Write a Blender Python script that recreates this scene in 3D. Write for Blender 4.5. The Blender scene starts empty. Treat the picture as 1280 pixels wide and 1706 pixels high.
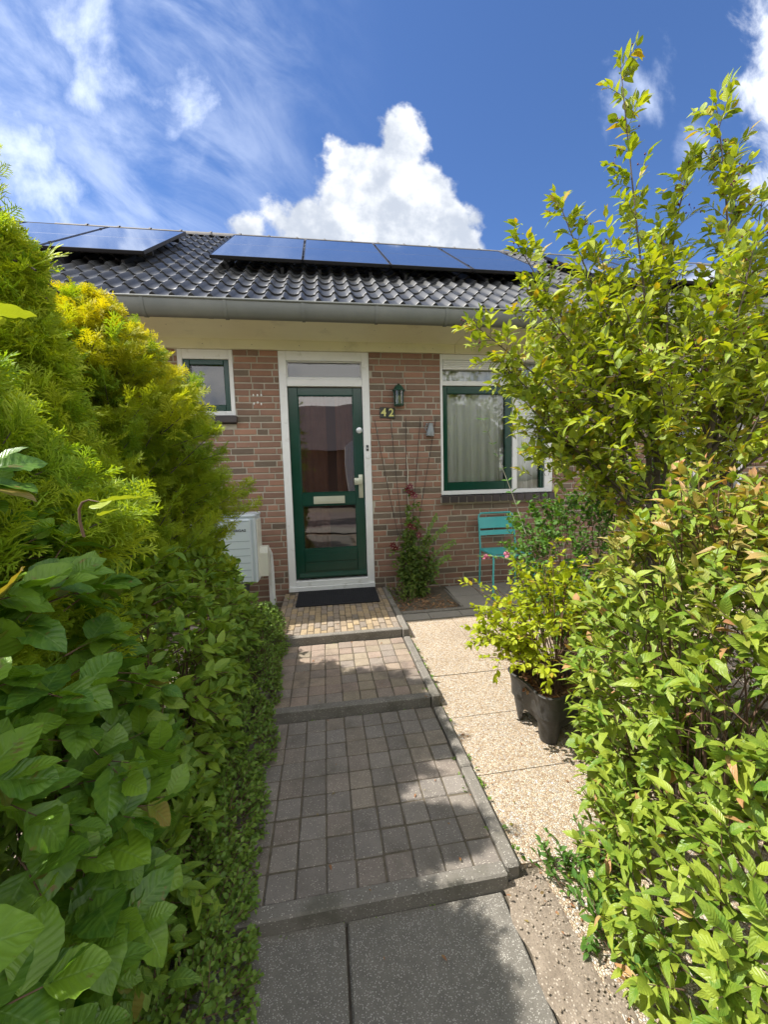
import bpy, bmesh, math, random
import numpy as np
from mathutils import Vector, Matrix
PI = math.pi
random.seed(7)
rng = np.random.default_rng(11)

# ------------------------------------------------------------------ camera, sky, sun, exposure
scn = bpy.context.scene
COL = scn.collection
CX, CY, CZ = -.039, -4.147, 1.182
YAW, PITCH, ROLL, FPX = -.148, -.093, -.026, 650.0
def cam_basis():
    cy, sy, cp, sp = math.cos(YAW), math.sin(YAW), math.cos(PITCH), math.sin(PITCH)
    f = Vector((-sy*cp, cy*cp, sp)); r = Vector((cy, sy, 0)); u = r.cross(f)
    c, s = math.cos(ROLL), math.sin(ROLL)
    return c*r+s*u, -s*r+c*u, f
_r, _u, _f = cam_basis()
cd = bpy.data.cameras.new("camera"); cam = bpy.data.objects.new("camera", cd); COL.objects.link(cam)
cam.matrix_world = Matrix(((_r.x, _u.x, -_f.x, CX), (_r.y, _u.y, -_f.y, CY), (_r.z, _u.z, -_f.z, CZ), (0, 0, 0, 1)))
cd.sensor_fit = 'VERTICAL'; cd.sensor_height = 36; cd.lens = 36*FPX/1706; cd.clip_start = .02; cd.clip_end = 2000
scn.camera = cam

SUN_EL, SUN_AZ = 55.5, -84.0          # azimuth measured from +Y towards +X
scn.view_settings.view_transform = 'Standard'; scn.view_settings.look = 'None'
scn.view_settings.exposure = 1.08; scn.view_settings.gamma = 1.0; scn.view_settings.use_curve_mapping = False
scn.render.engine = 'CYCLES'
scn.cycles.max_bounces = 8; scn.cycles.transparent_max_bounces = 12; scn.cycles.transmission_bounces = 4
scn.cycles.caustics_reflective = False; scn.cycles.caustics_refractive = False

class NT:
    """small helper for node trees"""
    def __init__(s, t): s.t = t; s.n = t.nodes; s.l = t.links
    def new(s, typ, **k):
        n = s.n.new(typ)
        for a, b in k.items(): setattr(n, a, b)
        return n
    def put(s, sock, v):
        if isinstance(v, bpy.types.NodeSocket): s.l.new(v, sock)
        elif v is not None: sock.default_value = v
    def math(s, op, a, b=None, c=None, clamp=False):
        n = s.new('ShaderNodeMath', operation=op); n.use_clamp = clamp
        s.put(n.inputs[0], a)
        if b is not None: s.put(n.inputs[1], b)
        if c is not None: s.put(n.inputs[2], c)
        return n.outputs[0]
    def vmath(s, op, a, b=None, out=0):
        n = s.new('ShaderNodeVectorMath', operation=op); s.put(n.inputs[0], a)
        if b is not None: s.put(n.inputs[1], b)
        return n.outputs[out]
    def comb(s, x, y, z):
        n = s.new('ShaderNodeCombineXYZ')
        for i, v in enumerate((x, y, z)): s.put(n.inputs[i], v)
        return n.outputs[0]
    def sep(s, v):
        n = s.new('ShaderNodeSeparateXYZ'); s.put(n.inputs[0], v); return n.outputs
    def noise(s, vec, scale, detail=4, rough=.55, dist=0.0, out=0):
        n = s.new('ShaderNodeTexNoise'); s.put(n.inputs['Vector'], vec)
        n.inputs['Scale'].default_value = scale; n.inputs['Detail'].default_value = detail
        n.inputs['Roughness'].default_value = rough; n.inputs['Distortion'].default_value = dist
        return n.outputs[out]
    def mapr(s, v, a, b, c=0.0, d=1.0, smooth=False):
        n = s.new('ShaderNodeMapRange'); n.interpolation_type = 'SMOOTHSTEP' if smooth else 'LINEAR'
        s.put(n.inputs[0], v)
        for i, x in enumerate((a, b, c, d)): n.inputs[i+1].default_value = x
        return n.outputs[0]
    def mix(s, f, a, b, blend='MIX'):
        n = s.new('ShaderNodeMix', data_type='RGBA', blend_type=blend)
        s.put(n.inputs['Factor'], f)
        for k, v in ((6, a), (7, b)):
            if isinstance(v, (tuple, list)) and len(v) == 3: v = tuple(v)+(1,)
            s.put(n.inputs[k], v)
        return n.outputs[2]

world = bpy.data.worlds.new("World"); scn.world = world; world.use_nodes = True
W = NT(world.node_tree); W.n.clear()
def build_world():
    sky = W.new('ShaderNodeTexSky', sky_type='NISHITA'); sky.sun_disc = False
    sky.sun_elevation = math.radians(SUN_EL); sky.sun_rotation = math.radians(SUN_AZ % 360)
    sky.air_density = 1.0; sky.dust_density = .35; sky.ozone_density = 3.5
    tc = W.new('ShaderNodeTexCoord'); d = tc.outputs['Generated']
    x, y, z = W.sep(d)
    ya = W.math('MAXIMUM', W.math('ABSOLUTE', y), .05)
    u = W.math('DIVIDE', x, ya); v = W.math('DIVIDE', z, ya)
    front = W.math('GREATER_THAN', y, 0.05)
    P = W.comb(u, v, 0.0)
    # cumulus: union of round lobes in direction space, edge broken by noise
    n1 = W.noise(P, 7.0, 8, .58)
    n2 = W.noise(P, 22.0, 6, .6)
    cum = [(0.219, 0.796, 0.069), (0.17, 0.711, 0.1), (0.098, 0.739, 0.063), (0.06, 0.663, 0.067), (0.259, 0.663, 0.111), (0.335, 0.62, 0.075), (0.398, 0.638, 0.039), (-0.076, 0.6, 0.038), (-0.152, 0.575, 0.038), (0.007, 0.565, 0.099), (0.181, 0.561, 0.178), (0.35, 0.571, 0.076),
           (0.0, .5, .12), (.25, .48, .16), (-.6, .30, .1), (-.9, .34, .12), (1.0, .3, .14), (.7, .22, .1)]
    def union(bl):
        o = None
        for a, b, r in bl:
            q = W.math('SUBTRACT', W.vmath('DISTANCE', P, (a, b, 0.0), out=1), r)
            o = q if o is None else W.math('SMOOTH_MIN', o, q, .03)
        return o
    sd = union(cum)
    sdn = W.math('ADD', sd, W.math('MULTIPLY', W.math('SUBTRACT', n1, .5), .17))
    sdn = W.math('ADD', sdn, W.math('MULTIPLY', W.math('SUBTRACT', n2, .5), .045))
    mc = W.mapr(sdn, .010, -.022, 0, 1, True)
    # ragged brighter cloud on the right edge
    n3 = W.noise(W.vmath('ADD', P, (3.1, 7.7, 0)), 4.5, 8, .62, .6)
    sr = union([(1.30, 1.16, 0.10), (1.36, 1.03, 0.13), (1.34, 0.88, 0.11), (1.17, 1.03, .03), (1.24, .80, .03)])
    mr = W.mapr(W.math('ADD', sr, W.math('MULTIPLY', W.math('SUBTRACT', n3, .5), .42)), .07, -.07, 0, 1, True)
    # thin wisps
    n4 = W.noise(W.vmath('MULTIPLY', W.vmath('ADD', P, (1.7, .4, 0)), (1.0, .8, 1)), 5.0, 10, .60, .25)
    sw = union([(-0.50, 0.93, 0.07), (-0.455, 0.86, 0.07), (-0.32, 0.855, 0.05), (-0.27, 0.80, 0.04), (-0.6, 0.72, 0.10), (-0.53, 0.66, 0.06), (-.70, .80, .08)])
    mw = W.mapr(W.math('ADD', sw, W.math('MULTIPLY', W.math('SUBTRACT', n4, .5), .55)), .04, -.14, 0, .85, True)
    swr = union([(0.878, 0.973, 0.03), (0.93, 1.03, 0.03), (.80, .93, .015), (1.02, .86, .02)])
    mwr = W.mapr(W.math('ADD', swr, W.math('MULTIPLY', W.math('SUBTRACT', n4, .5), .42)), .04, -.10, 0, .6, True)
    # veil of cirrus on the left
    rot = W.new('ShaderNodeVectorRotate', rotation_type='Z_AXIS'); W.put(rot.inputs['Vector'], P); rot.inputs['Angle'].default_value = math.radians(38)
    st = W.vmath('MULTIPLY', rot.outputs[0], (1.5, 3.2, 1))
    n5 = W.noise(st, 2.0, 9, .60, .45)
    lm = W.mapr(u, .20, -.35, 0, 1, True)
    veil = W.math('MULTIPLY', W.mapr(n5, .36, .74, 0, .46, True), lm)
    veil = W.math('ADD', veil, W.math('MULTIPLY', W.mapr(n4, .50, .80, 0, .28, True), lm), clamp=True)
    thin = W.math('MAXIMUM', W.math('MAXIMUM', mw, mwr), veil)
    # cloud overhead, above the picture, that the solar panels mirror
    n6 = W.noise(W.vmath('ADD', P, (9.1, 2.2, 0)), 3.0, 7, .58)
    so = union([(.34, 1.46, .14), (.15, 1.6, .14), (.65, 1.5, .10), (-.5, 1.4, .16), (-.85, 1.3, .2)])
    mo = W.mapr(W.math('ADD', so, W.math('MULTIPLY', W.math('SUBTRACT', n6, .5), .30)), .03, -.10, 0, .7, True)
    thin = W.math('MAXIMUM', thin, mo)
    # the half of the sky behind the camera: broken cloud, brightened and widened as added fill light
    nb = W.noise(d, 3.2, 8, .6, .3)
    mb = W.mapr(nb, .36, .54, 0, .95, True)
    # shade of the cumulus
    sh = W.noise(W.vmath('ADD', P, (-.012, .02, 0)), 9.0, 6, .55)
    sh = W.mapr(W.math('ADD', W.math('MULTIPLY', W.math('SUBTRACT', sh, n1), 2.0), W.math('ADD', W.mapr(v, .50, .76, -.12, .32), W.math('MULTIPLY', sd, -.9))), -.12, .62, 0, 1, True)
    ccol = W.mix(sh, (2.5, 2.75, 3.2), (4.5, 4.6, 4.7))
    rcol = W.mix(W.mapr(n3, .35, .65), (5.2, 5.4, 5.8), (3.3, 3.7, 4.5))
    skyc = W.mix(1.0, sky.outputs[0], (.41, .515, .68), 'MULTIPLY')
    c = W.mix(thin, skyc, (4.3, 4.8, 5.8))
    c = W.mix(mr, c, rcol)
    c = W.mix(mc, c, ccol)
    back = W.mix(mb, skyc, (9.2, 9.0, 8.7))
    up = W.mapr(z, -.02, .02)
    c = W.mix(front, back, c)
    c = W.mix(up, (.5, .48, .42), c)
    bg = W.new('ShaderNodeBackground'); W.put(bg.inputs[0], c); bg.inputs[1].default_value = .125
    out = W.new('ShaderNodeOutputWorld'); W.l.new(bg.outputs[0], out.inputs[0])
build_world()

sl = bpy.data.lights.new("sun", 'SUN'); sun = bpy.data.objects.new("sun", sl); COL.objects.link(sun)
sl.energy = 3.8; sl.angle = math.radians(.53); sl.color = (1, .95, .87)
_e, _a = math.radians(SUN_EL), math.radians(SUN_AZ)
SD = Vector((math.sin(_a)*math.cos(_e), math.cos(_a)*math.cos(_e), math.sin(_e)))
sun.rotation_euler = SD.to_track_quat('Z', 'Y').to_euler()
sun.location = (-5, 0, 8)

# ------------------------------------------------------------------ materials
def mat(name, col, rough=.6, col2=None, nscale=8, namt=.5, bump=0, bscale=60, metal=0, spec=.5, attr=None, speck=None, coat=0, bdist=.004, dirt=None, detail=5):
    m = bpy.data.materials.new(name); m.use_nodes = True; t = NT(m.node_tree)
    b = t.n['Principled BSDF']; tc = t.new('ShaderNodeTexCoord'); P = tc.outputs['Object']
    c = tuple(col)+(1,)
    if col2 is not None:
        f = t.mapr(t.noise(P, nscale, detail), .5-namt/2, .5+namt/2)
        c = t.mix(f, col, col2)
    if attr:   # per-piece colour variation
        a = t.new('ShaderNodeAttribute', attribute_name='tint')
        c = t.mix(1.0, c, a.outputs['Color'], 'MULTIPLY')
    if speck:
        vo = t.new('ShaderNodeTexVoronoi'); t.put(vo.inputs['Vector'], P); vo.inputs['Scale'].default_value = speck[0]
        sp = t.sep(vo.outputs['Color'])
        pick = t.math('MULTIPLY', t.math('GREATER_THAN', sp[0], speck[1]), t.mapr(vo.outputs['Distance'], .45, .30, 0, 1))
        c = t.mix(t.math('MULTIPLY', pick, speck[3] if len(speck) > 3 else 1.0), c, speck[2])
        n9 = t.noise(P, speck[0]*1.3, 3, .7)
        c = t.mix(t.mapr(n9, .30, .46, .5, 0), c, (.02, .02, .02))
    if dirt:
        f = t.mapr(t.noise(P, dirt[0], 6, .65), dirt[1], dirt[2], 0, dirt[4] if len(dirt) > 4 else .8, True)
        c = t.mix(f, c, dirt[3])
    t.put(b.inputs['Base Color'], c); b.inputs['Roughness'].default_value = rough; b.inputs['Metallic'].default_value = metal
    b.inputs['Specular IOR Level'].default_value = spec
    if coat: b.inputs['Coat Weight'].default_value = coat; b.inputs['Coat Roughness'].default_value = .08
    if bump:
        bn = t.new('ShaderNodeBump'); bn.inputs['Strength'].default_value = bump; bn.inputs['Distance'].default_value = bdist
        t.put(bn.inputs['Height'], t.noise(P, bscale, 6, .6)); t.l.new(bn.outputs[0], b.inputs['Normal'])
    return m

def leaf_mat(name, c1, c2, trans=.35, tcol=None, rough=.45, vein=.0, aged=(.30, .07, .03), spots=0.0, vcol=None, spec=.4):
    """lc attribute = (across, along, random); age attribute = how far the leaf has turned"""
    m = bpy.data.materials.new(name); m.use_nodes = True; t = NT(m.node_tree); b = t.n['Principled BSDF']; out = t.n['Material Output']
    a = t.new('ShaderNodeAttribute', attribute_name='lc'); X, T, R = t.sep(a.outputs['Vector'])
    ag = t.new('ShaderNodeAttribute', attribute_name='age').outputs['Fac']
    tc = t.new('ShaderNodeTexCoord'); P = tc.outputs['Object']
    c = t.mix(R, c1, c2)
    c = t.mix(t.mapr(t.noise(P, 60, 3), .35, .7, 0, .35), c, tuple(x*1.3 for x in c2))
    if spots:
        c = t.mix(t.mapr(t.noise(P, 34, 5, .6), .64, .70, 0, spots, True), c, (.20, .13, .05))
    if aged is not None:
        f = t.math('MULTIPLY', ag, t.mapr(t.math('ADD', T, t.math('MULTIPLY', t.noise(P, 25, 3), .8)), .35, .9, .25, 1.0))
        c = t.mix(f, c, aged)
    if vein:
        ax = t.math('ABSOLUTE', X)
        mid = t.mapr(ax, .02, .07, 1, 0)
        w = t.math('FRACT', t.math('MULTIPLY', t.math('SUBTRACT', T, t.math('MULTIPLY', ax, .22)), 8.0))
        side = t.mapr(t.math('ABSOLUTE', t.math('SUBTRACT', w, .5)), .0, .12, 1, 0)
        vv = t.math('MAXIMUM', mid, t.math('MULTIPLY', side, .55))
        c = t.mix(t.math('MULTIPLY', vv, vein), c, vcol or tuple(min(1, x*2.0+.02) for x in c2))
        bn = t.new('ShaderNodeBump'); bn.inputs['Strength'].default_value = .5; bn.inputs['Distance'].default_value = .0015
        q = t.math('ADD', t.math('MULTIPLY', t.math('SUBTRACT', 1.0, vv), .6), t.math('MULTIPLY', t.math('COSINE', t.math('MULTIPLY', w, 6.283)), -.5))
        t.put(bn.inputs['Height'], t.math('ADD', q, t.math('MULTIPLY', t.noise(P, 160, 3), .5))); t.l.new(bn.outputs[0], b.inputs['Normal'])
    t.put(b.inputs['Base Color'], c); b.inputs['Roughness'].default_value = rough; b.inputs['Specular IOR Level'].default_value = spec
    tr = t.new('ShaderNodeBsdfTranslucent')
    t.put(tr.inputs[0], t.mix(1.0, c, tcol or (1.7, 1.5, .45), 'MULTIPLY'))
    ms = t.new('ShaderNodeMixShader'); ms.inputs[0].default_value = trans
    t.l.new(b.outputs[0], ms.inputs[1]); t.l.new(tr.outputs[0], ms.inputs[2]); t.l.new(ms.outputs[0], out.inputs[0])
    return m

def glass_mat(name, tint=(1, 1, 1), ior=1.5, wob=.0, refl=1.0, gain=1.7):
    m = bpy.data.materials.new(name); m.use_nodes = True; t = NT(m.node_tree); t.n.clear()
    out = t.new('ShaderNodeOutputMaterial'); g = t.new('ShaderNodeBsdfGlossy'); g.inputs['Roughness'].default_value = .0
    g.inputs['Color'].default_value = (refl, refl, refl, 1)
    tr = t.new('ShaderNodeBsdfTransparent'); tr.inputs[0].default_value = tuple(tint)+(1,)
    fr = t.new('ShaderNodeFresnel'); fr.inputs[0].default_value = ior
    f = t.math('MULTIPLY', fr.outputs[0], gain, clamp=True)
    ms = t.new('ShaderNodeMixShader'); t.put(ms.inputs[0], f); t.l.new(tr.outputs[0], ms.inputs[1]); t.l.new(g.outputs[0], ms.inputs[2])
    t.l.new(ms.outputs[0], out.inputs[0])
    if wob:
        bn = t.new('ShaderNodeBump'); bn.inputs['Strength'].default_value = wob; bn.inputs['Distance'].default_value = .02
        tc = t.new('ShaderNodeTexCoord'); t.put(bn.inputs['Height'], t.noise(tc.outputs['Object'], 2.5, 1)); t.l.new(bn.outputs[0], g.inputs['Normal']); t.l.new(bn.outputs[0], fr.inputs['Normal'])
    return m

M = {}
M['brick'] = mat('brick', (.275, .158, .112), .85, (.21, .125, .088), 9, .5, .6, 170, attr=True, bdist=.003, dirt=(26, .60, .72, (.40, .33, .28), .45))
M['mortar'] = mat('mortar', (.46, .415, .335), .95, (.37, .335, .27), 14, .5, .6, 220, bdist=.003)
M['dark_brick'] = mat('glazed_sill_brick', (.035, .03, .032), .35, (.06, .045, .045), 12, .6, .2, 60)
M['cream'] = mat('cream_paint', (.74, .71, .50), .5, (.68, .65, .46), 3, .5, .1, 40, dirt=(5, .52, .75, (.44, .42, .30), .45))
M['white'] = mat('white_paint', (.78, .79, .78), .38, (.71, .72, .71), 5, .5, .08, 50, dirt=(11, .56, .74, (.42, .41, .36), .45))
M['green'] = mat('green_paint', (.003, .040, .025), .20, (.004, .050, .033), 6, .5, .12, 35)
M['tile'] = mat('roof_tile', (.030, .032, .034), .40, (.052, .053, .053), 7, .6, .25, 90, attr=True, spec=.55)
M['ridge'] = mat('ridge_tile', (.16, .15, .14), .7, (.09, .09, .09), 12, .6, .3, 60)
M['zinc'] = mat('zinc', (.135, .145, .135), .55, (.19, .197, .18), 5, .6, .2, 40, metal=.25, dirt=(3.5, .52, .75, (.14, .15, .13), .6))
M['black_metal'] = mat('black_metal', (.015, .015, .016), .4)
M['alu'] = mat('black_anodised_frame', (.02, .02, .024), .35, metal=.4)
M['cable'] = mat('dark_rod', (.03, .022, .02), .6)
M['steel'] = mat('champagne_aluminium', (.55, .56, .44), .38, (.48, .5, .4), 9, .5, .05, 60, metal=.35)
M['chrome'] = mat('lock_metal', (.62, .65, .66), .25, metal=.5)
M['rubber'] = mat('rubber_mat', (.008, .009, .013), .75, (.016, .017, .022), 30, .6, .5, 150)
M['turq'] = mat('turquoise_paint', (.055, .36, .37), .4, (.07, .42, .42), 6, .5, .05, 60)
M['hp_white'] = mat('heat_pump_casing', (.50, .56, .60), .45, (.46, .52, .57), 4, .5)
M['hp_groove_shade'] = mat('rib_shadow_grey', (.24, .28, .32), .5)
M['hp_cream'] = mat('cream_plastic', (.62, .62, .55), .45)
M['hp_dark'] = mat('dark_plastic', (.03, .03, .035), .5)
M['lamp_green'] = mat('lamp_green', (.01, .05, .037), .35, (.02, .075, .05), 20, .6, .3, 60)
M['bulb'] = mat('bulb_glass', (.75, .62, .35), .2)
M['plaque'] = mat('plaque_black', (.018, .02, .016), .35, (.04, .045, .03), 40, .6)
M['digit'] = mat('digit_yellow', (.62, .60, .20), .45)
M['pewter'] = mat('pewter_grey', (.28, .31, .32), .5, (.20, .22, .23), 25, .6, .3, 60, metal=.3)
M['paver'] = mat('paver', (.285, .248, .212), .9, (.22, .19, .165), 18, .6, .8, 260, attr=True, speck=(230, .86, (.62, .57, .48), .65), bdist=.003, dirt=(5, .48, .75, (.09, .08, .062), .6))
M['kerb'] = mat('kerb_concrete', (.225, .205, .178), .92, (.15, .138, .118), 9, .6, .8, 200, speck=(190, .82, (.6, .57, .5), .6), bdist=.003, dirt=(4, .52, .7, (.09, .085, .06), .6))
M['slab'] = mat('slab_concrete', (.135, .124, .106), .9, (.20, .185, .158), 34, .6, .8, 260, speck=(260, .62, (.48, .46, .41), .8), dirt=(3.5, .50, .78, (.07, .065, .05), .5), bdist=.003)
M['greytile'] = mat('grey_tile', (.30, .275, .235), .9, (.22, .205, .18), 4, .6, .5, 200, speck=(200, .85, (.55, .52, .46), .5), bdist=.002)
M['joint'] = mat('joint_dirt', (.075, .064, .045), 1, (.17, .14, .10), 30, .6, 1, 160, bdist=.006)
M['soil'] = mat('soil', (.17, .135, .10), 1, (.29, .24, .185), 22, .45, 1, 55, bdist=.012, speck=(160, .72, (.48, .42, .34), .8))
M['soil_stone'] = mat('soil_stone', (.42, .36, .28), .95, (.22, .17, .12), 60, .5, .5, 200)
M['mulch'] = mat('mulch', (.30, .18, .095), .95, (.17, .10, .06), 20, .6, .3, 90, attr=True)
M['pot'] = mat('black_pot', (.022, .022, .022), .45, (.05, .05, .048), 90, .7, .5, 240, dirt=(8, .5, .8, (.10, .095, .085), .4))
M['bark'] = mat('bark', (.16, .13, .10), .9, (.09, .07, .055), 25, .6, .6, 90)
M['twig'] = mat('twig', (.17, .10, .06), .85, (.10, .06, .04), 25, .6)
M['palestem'] = mat('pale_stem', (.45, .42, .34), .8)
M['curtain_white'] = mat('net_curtain', (.86, .88, .86), .9, (.80, .82, .80), 5, .5)
M['curtain_brown'] = mat('brown_curtain', (.36, .21, .15), .9, (.24, .14, .10), 5, .5)
M['room'] = mat('room_wall', (.16, .15, .14), .9)
M['asphalt'] = mat('street', (.16, .13, .12), .95, (.22, .18, .165), 3, .5)
M['pane'] = glass_mat('window_glass', (.985, .99, .985), wob=.05, gain=1.25)
M['pane_dark'] = glass_mat('door_glass', (.80, .76, .74), wob=.10, gain=2.2)
M['berry'] = mat('berry', (.16, .015, .03), .4, (.05, .01, .03), 90, .8)
M['flower'] = mat('clematis_petal', (.085, .003, .010), .5, (.15, .008, .02), 60, .6)
M['pinkflower'] = mat('pink_flower', (.62, .16, .26), .6, (.5, .25, .3), 60, .6)
M['petal_eye'] = mat('flower_eye', (.55, .45, .3), .7)

def gravel_mat():
    m = bpy.data.materials.new('washed_gravel'); m.use_nodes = True; t = NT(m.node_tree); b = t.n['Principled BSDF']
    tc = t.new('ShaderNodeTexCoord'); P = tc.outputs['Object']
    wn = t.noise(P, 45, 2, .5, out=1)
    P2 = t.vmath('ADD', P, t.vmath('MULTIPLY', wn, (.008, .008, .008)))
    vo = t.new('ShaderNodeTexVoronoi'); t.put(vo.inputs['Vector'], P2); vo.inputs['Scale'].default_value = 125; vo.inputs['Randomness'].default_value = 1
    ve = t.new('ShaderNodeTexVoronoi', feature='DISTANCE_TO_EDGE'); t.put(ve.inputs['Vector'], P2); ve.inputs['Scale'].default_value = 125
    r, g, bb = t.sep(vo.outputs['Color'])
    cr = t.new('ShaderNodeValToRGB'); t.put(cr.inputs[0], r); e = cr.color_ramp.elements
    e[0].position = 0; e[0].color = (.30, .20, .12, 1); e[1].position = 1; e[1].color = (.80, .76, .68, 1)
    for p, c in ((.2, (.50, .38, .25, 1)), (.45, (.62, .50, .36, 1)), (.7, (.68, .60, .48, 1)), (.88, (.42, .38, .34, 1))):
        k = e.new(p); k.color = c
    edge = t.mapr(ve.outputs['Distance'], .02, .13, 0, 1, True)
    c = t.mix(edge, (.30, .23, .16), cr.outputs[0])
    c = t.mix(t.mapr(t.noise(P, 2.2, 4), .5, .75, 0, .35), c, (.25, .19, .13))
    t.put(b.inputs['Base Color'], c); b.inputs['Roughness'].default_value = .75
    bn = t.new('ShaderNodeBump'); bn.inputs['Strength'].default_value = .9; bn.inputs['Distance'].default_value = .004
    t.put(bn.inputs['Height'], t.math('POWER', t.mapr(ve.outputs['Distance'], 0, .4, 0, 1), .5)); t.l.new(bn.outputs[0], b.inputs['Normal'])
    return m
M['gravel'] = gravel_mat()
def pv_mat():
    m = bpy.data.materials.new('solar_glass'); m.use_nodes = True; t = NT(m.node_tree); b = t.n['Principled BSDF']
    tc = t.new('ShaderNodeTexCoord'); P = tc.outputs['UV']; x, y, z = t.sep(P)
    # thin cell lines and the darker half-cut gap
    def line(v, n, w): 
        q = t.math('FRACT', t.math('MULTIPLY', v, n)); return t.mapr(t.math('ABSOLUTE', t.math('SUBTRACT', q, .5)), .5-w, .5, 0, 1)
    ln = t.math('MAXIMUM', line(x, 6, .03), line(y, 20, .03))
    c = t.mix(t.math('MULTIPLY', ln, .4), (.045, .052, .07), (.11, .115, .125))
    half = t.mapr(t.math('ABSOLUTE', t.math('SUBTRACT', y, .5)), .006, .010, 1, 0)
    c = t.mix(half, c, (.01, .01, .012))
    t.put(b.inputs['Base Color'], c); b.inputs['Roughness'].default_value = .09; b.inputs['Specular IOR Level'].default_value = .5
    t.put(b.inputs['Roughness'], t.math('ADD', t.math('MULTIPLY', half, .5), .05)); b.inputs['IOR'].default_value = 2.3; b.inputs['Coat Weight'].default_value = 1.0; b.inputs['Coat IOR'].default_value = 1.6; b.inputs['Coat Roughness'].default_value = .03
    return m
M['pv'] = pv_mat()

# ------------------------------------------------------------------ mesh helpers
class MB:
    def __init__(s): s.v = []; s.f = []; s.m = []; s.c = []; s.sm = []
    def add(s, vs, fs, mi=0, col=(1, 1, 1), smooth=False):
        o = len(s.v); s.v += [tuple(v) for v in vs]; s.c += [col]*len(vs)
        for f in fs: s.f.append(tuple(o+i for i in f)); s.m.append(mi); s.sm.append(smooth)
    def box(s, x0, x1, y0, y1, z0, z1, mi=0, col=(1, 1, 1), bev=0.0, mt=None):
        if x0 > x1: x0, x1 = x1, x0
        if y0 > y1: y0, y1 = y1, y0
        if z0 > z1: z0, z1 = z1, z0
        b = min(bev, (x1-x0)*.45, (y1-y0)*.45, (z1-z0)*.45)
        if b <= 0:
            vs = [(x, y, z) for x in (x0, x1) for y in (y0, y1) for z in (z0, z1)]
            fs = [(0, 1, 3, 2), (4, 6, 7, 5), (0, 4, 5, 1), (2, 3, 7, 6), (0, 2, 6, 4), (1, 5, 7, 3)]
        else:
            vs = []
            for ix, X in enumerate((x0, x1)):
                for iy, Y in enumerate((y0, y1)):
                    for iz, Z in enumerate((z0, z1)):
                        sx, sy, sz = (1, -1)[ix], (1, -1)[iy], (1, -1)[iz]
                        vs += [(X, Y+sy*b, Z+sz*b), (X+sx*b, Y, Z+sz*b), (X+sx*b, Y+sy*b, Z)]
            g = lambda ix, iy, iz, k: (ix*4+iy*2+iz)*3+k
            fs = []
            for i in (0, 1):
                q = [g(i, 0, 0, 0), g(i, 0, 1, 0), g(i, 1, 1, 0), g(i, 1, 0, 0)]; fs.append(q if i == 0 else q[::-1])
                q = [g(0, i, 0, 1), g(1, i, 0, 1), g(1, i, 1, 1), g(0, i, 1, 1)]; fs.append(q if i == 0 else q[::-1])
                q = [g(0, 0, i, 2), g(0, 1, i, 2), g(1, 1, i, 2), g(1, 0, i, 2)]; fs.append(q if i == 0 else q[::-1])
            for a in (0, 1):
                for c_ in (0, 1):
                    fs.append([g(0, a, c_, 1), g(1, a, c_, 1), g(1, a, c_, 2), g(0, a, c_, 2)])
                    fs.append([g(a, 0, c_, 0), g(a, 1, c_, 0), g(a, 1, c_, 2), g(a, 0, c_, 2)])
                    fs.append([g(a, c_, 0, 0), g(a, c_, 1, 0), g(a, c_, 1, 1), g(a, c_, 0, 1)])
            for ix in (0, 1):
                for iy in (0, 1):
                    for iz in (0, 1): fs.append([g(ix, iy, iz, k) for k in (0, 1, 2)])
        if mt is not None: vs = [tuple(mt @ Vector(v)) for v in vs]
        s.add(vs, fs, mi, col)
    def tube(s, pts, r, n=8, mi=0, cap=True, col=(1, 1, 1)):
        pts = [Vector(p) for p in pts]; rs = r if isinstance(r, (list, tuple)) else [r]*len(pts)
        vs = []; prev = None
        for i, p in enumerate(pts):
            d = (pts[min(i+1, len(pts)-1)]-pts[max(i-1, 0)]).normalized()
            if prev is None: a = d.orthogonal().normalized()
            else: a = (prev-d*prev.dot(d)).normalized()
            prev = a; b = d.cross(a)
            for k in range(n):
                t = 2*PI*k/n; vs.append(p+(a*math.cos(t)+b*math.sin(t))*rs[i])
        fs = [(i*n+k, i*n+(k+1) % n, (i+1)*n+(k+1) % n, (i+1)*n+k) for i in range(len(pts)-1) for k in range(n)]
        if cap: fs += [tuple(range(n))[::-1], tuple(range((len(pts)-1)*n, len(pts)*n))]
        s.add(vs, fs, mi, col, True)
    def lathe(s, prof, c=(0, 0, 0), n=24, mi=0, mt=None, sx=1, sy=1):
        vs = []
        for r, z in prof:
            for k in range(n):
                t = 2*PI*k/n; v = Vector((c[0]+r*math.cos(t)*sx, c[1]+r*math.sin(t)*sy, c[2]+z)); vs.append(mt @ v if mt is not None else v)
        fs = [(i*n+k, i*n+(k+1) % n, (i+1)*n+(k+1) % n, (i+1)*n+k) for i in range(len(prof)-1) for k in range(n)]
        fs += [tuple(range(n))[::-1], tuple(range((len(prof)-1)*n, len(prof)*n))]
        s.add(vs, fs, mi, (1, 1, 1), True)
    def prism(s, poly, x0, x1, axis=0, mi=0):   # poly of (a,b) extruded along axis
        def P(t, a, b): return (t, a, b) if axis == 0 else ((a, t, b) if axis == 1 else (a, b, t))
        n = len(poly); vs = [P(x0, a, b) for a, b in poly]+[P(x1, a, b) for a, b in poly]
        fs = [(i, (i+1) % n, n+(i+1) % n, n+i) for i in range(n)]+[tuple(range(n))[::-1], tuple(range(n, 2*n))]
        s.add(vs, fs, mi)

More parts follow.
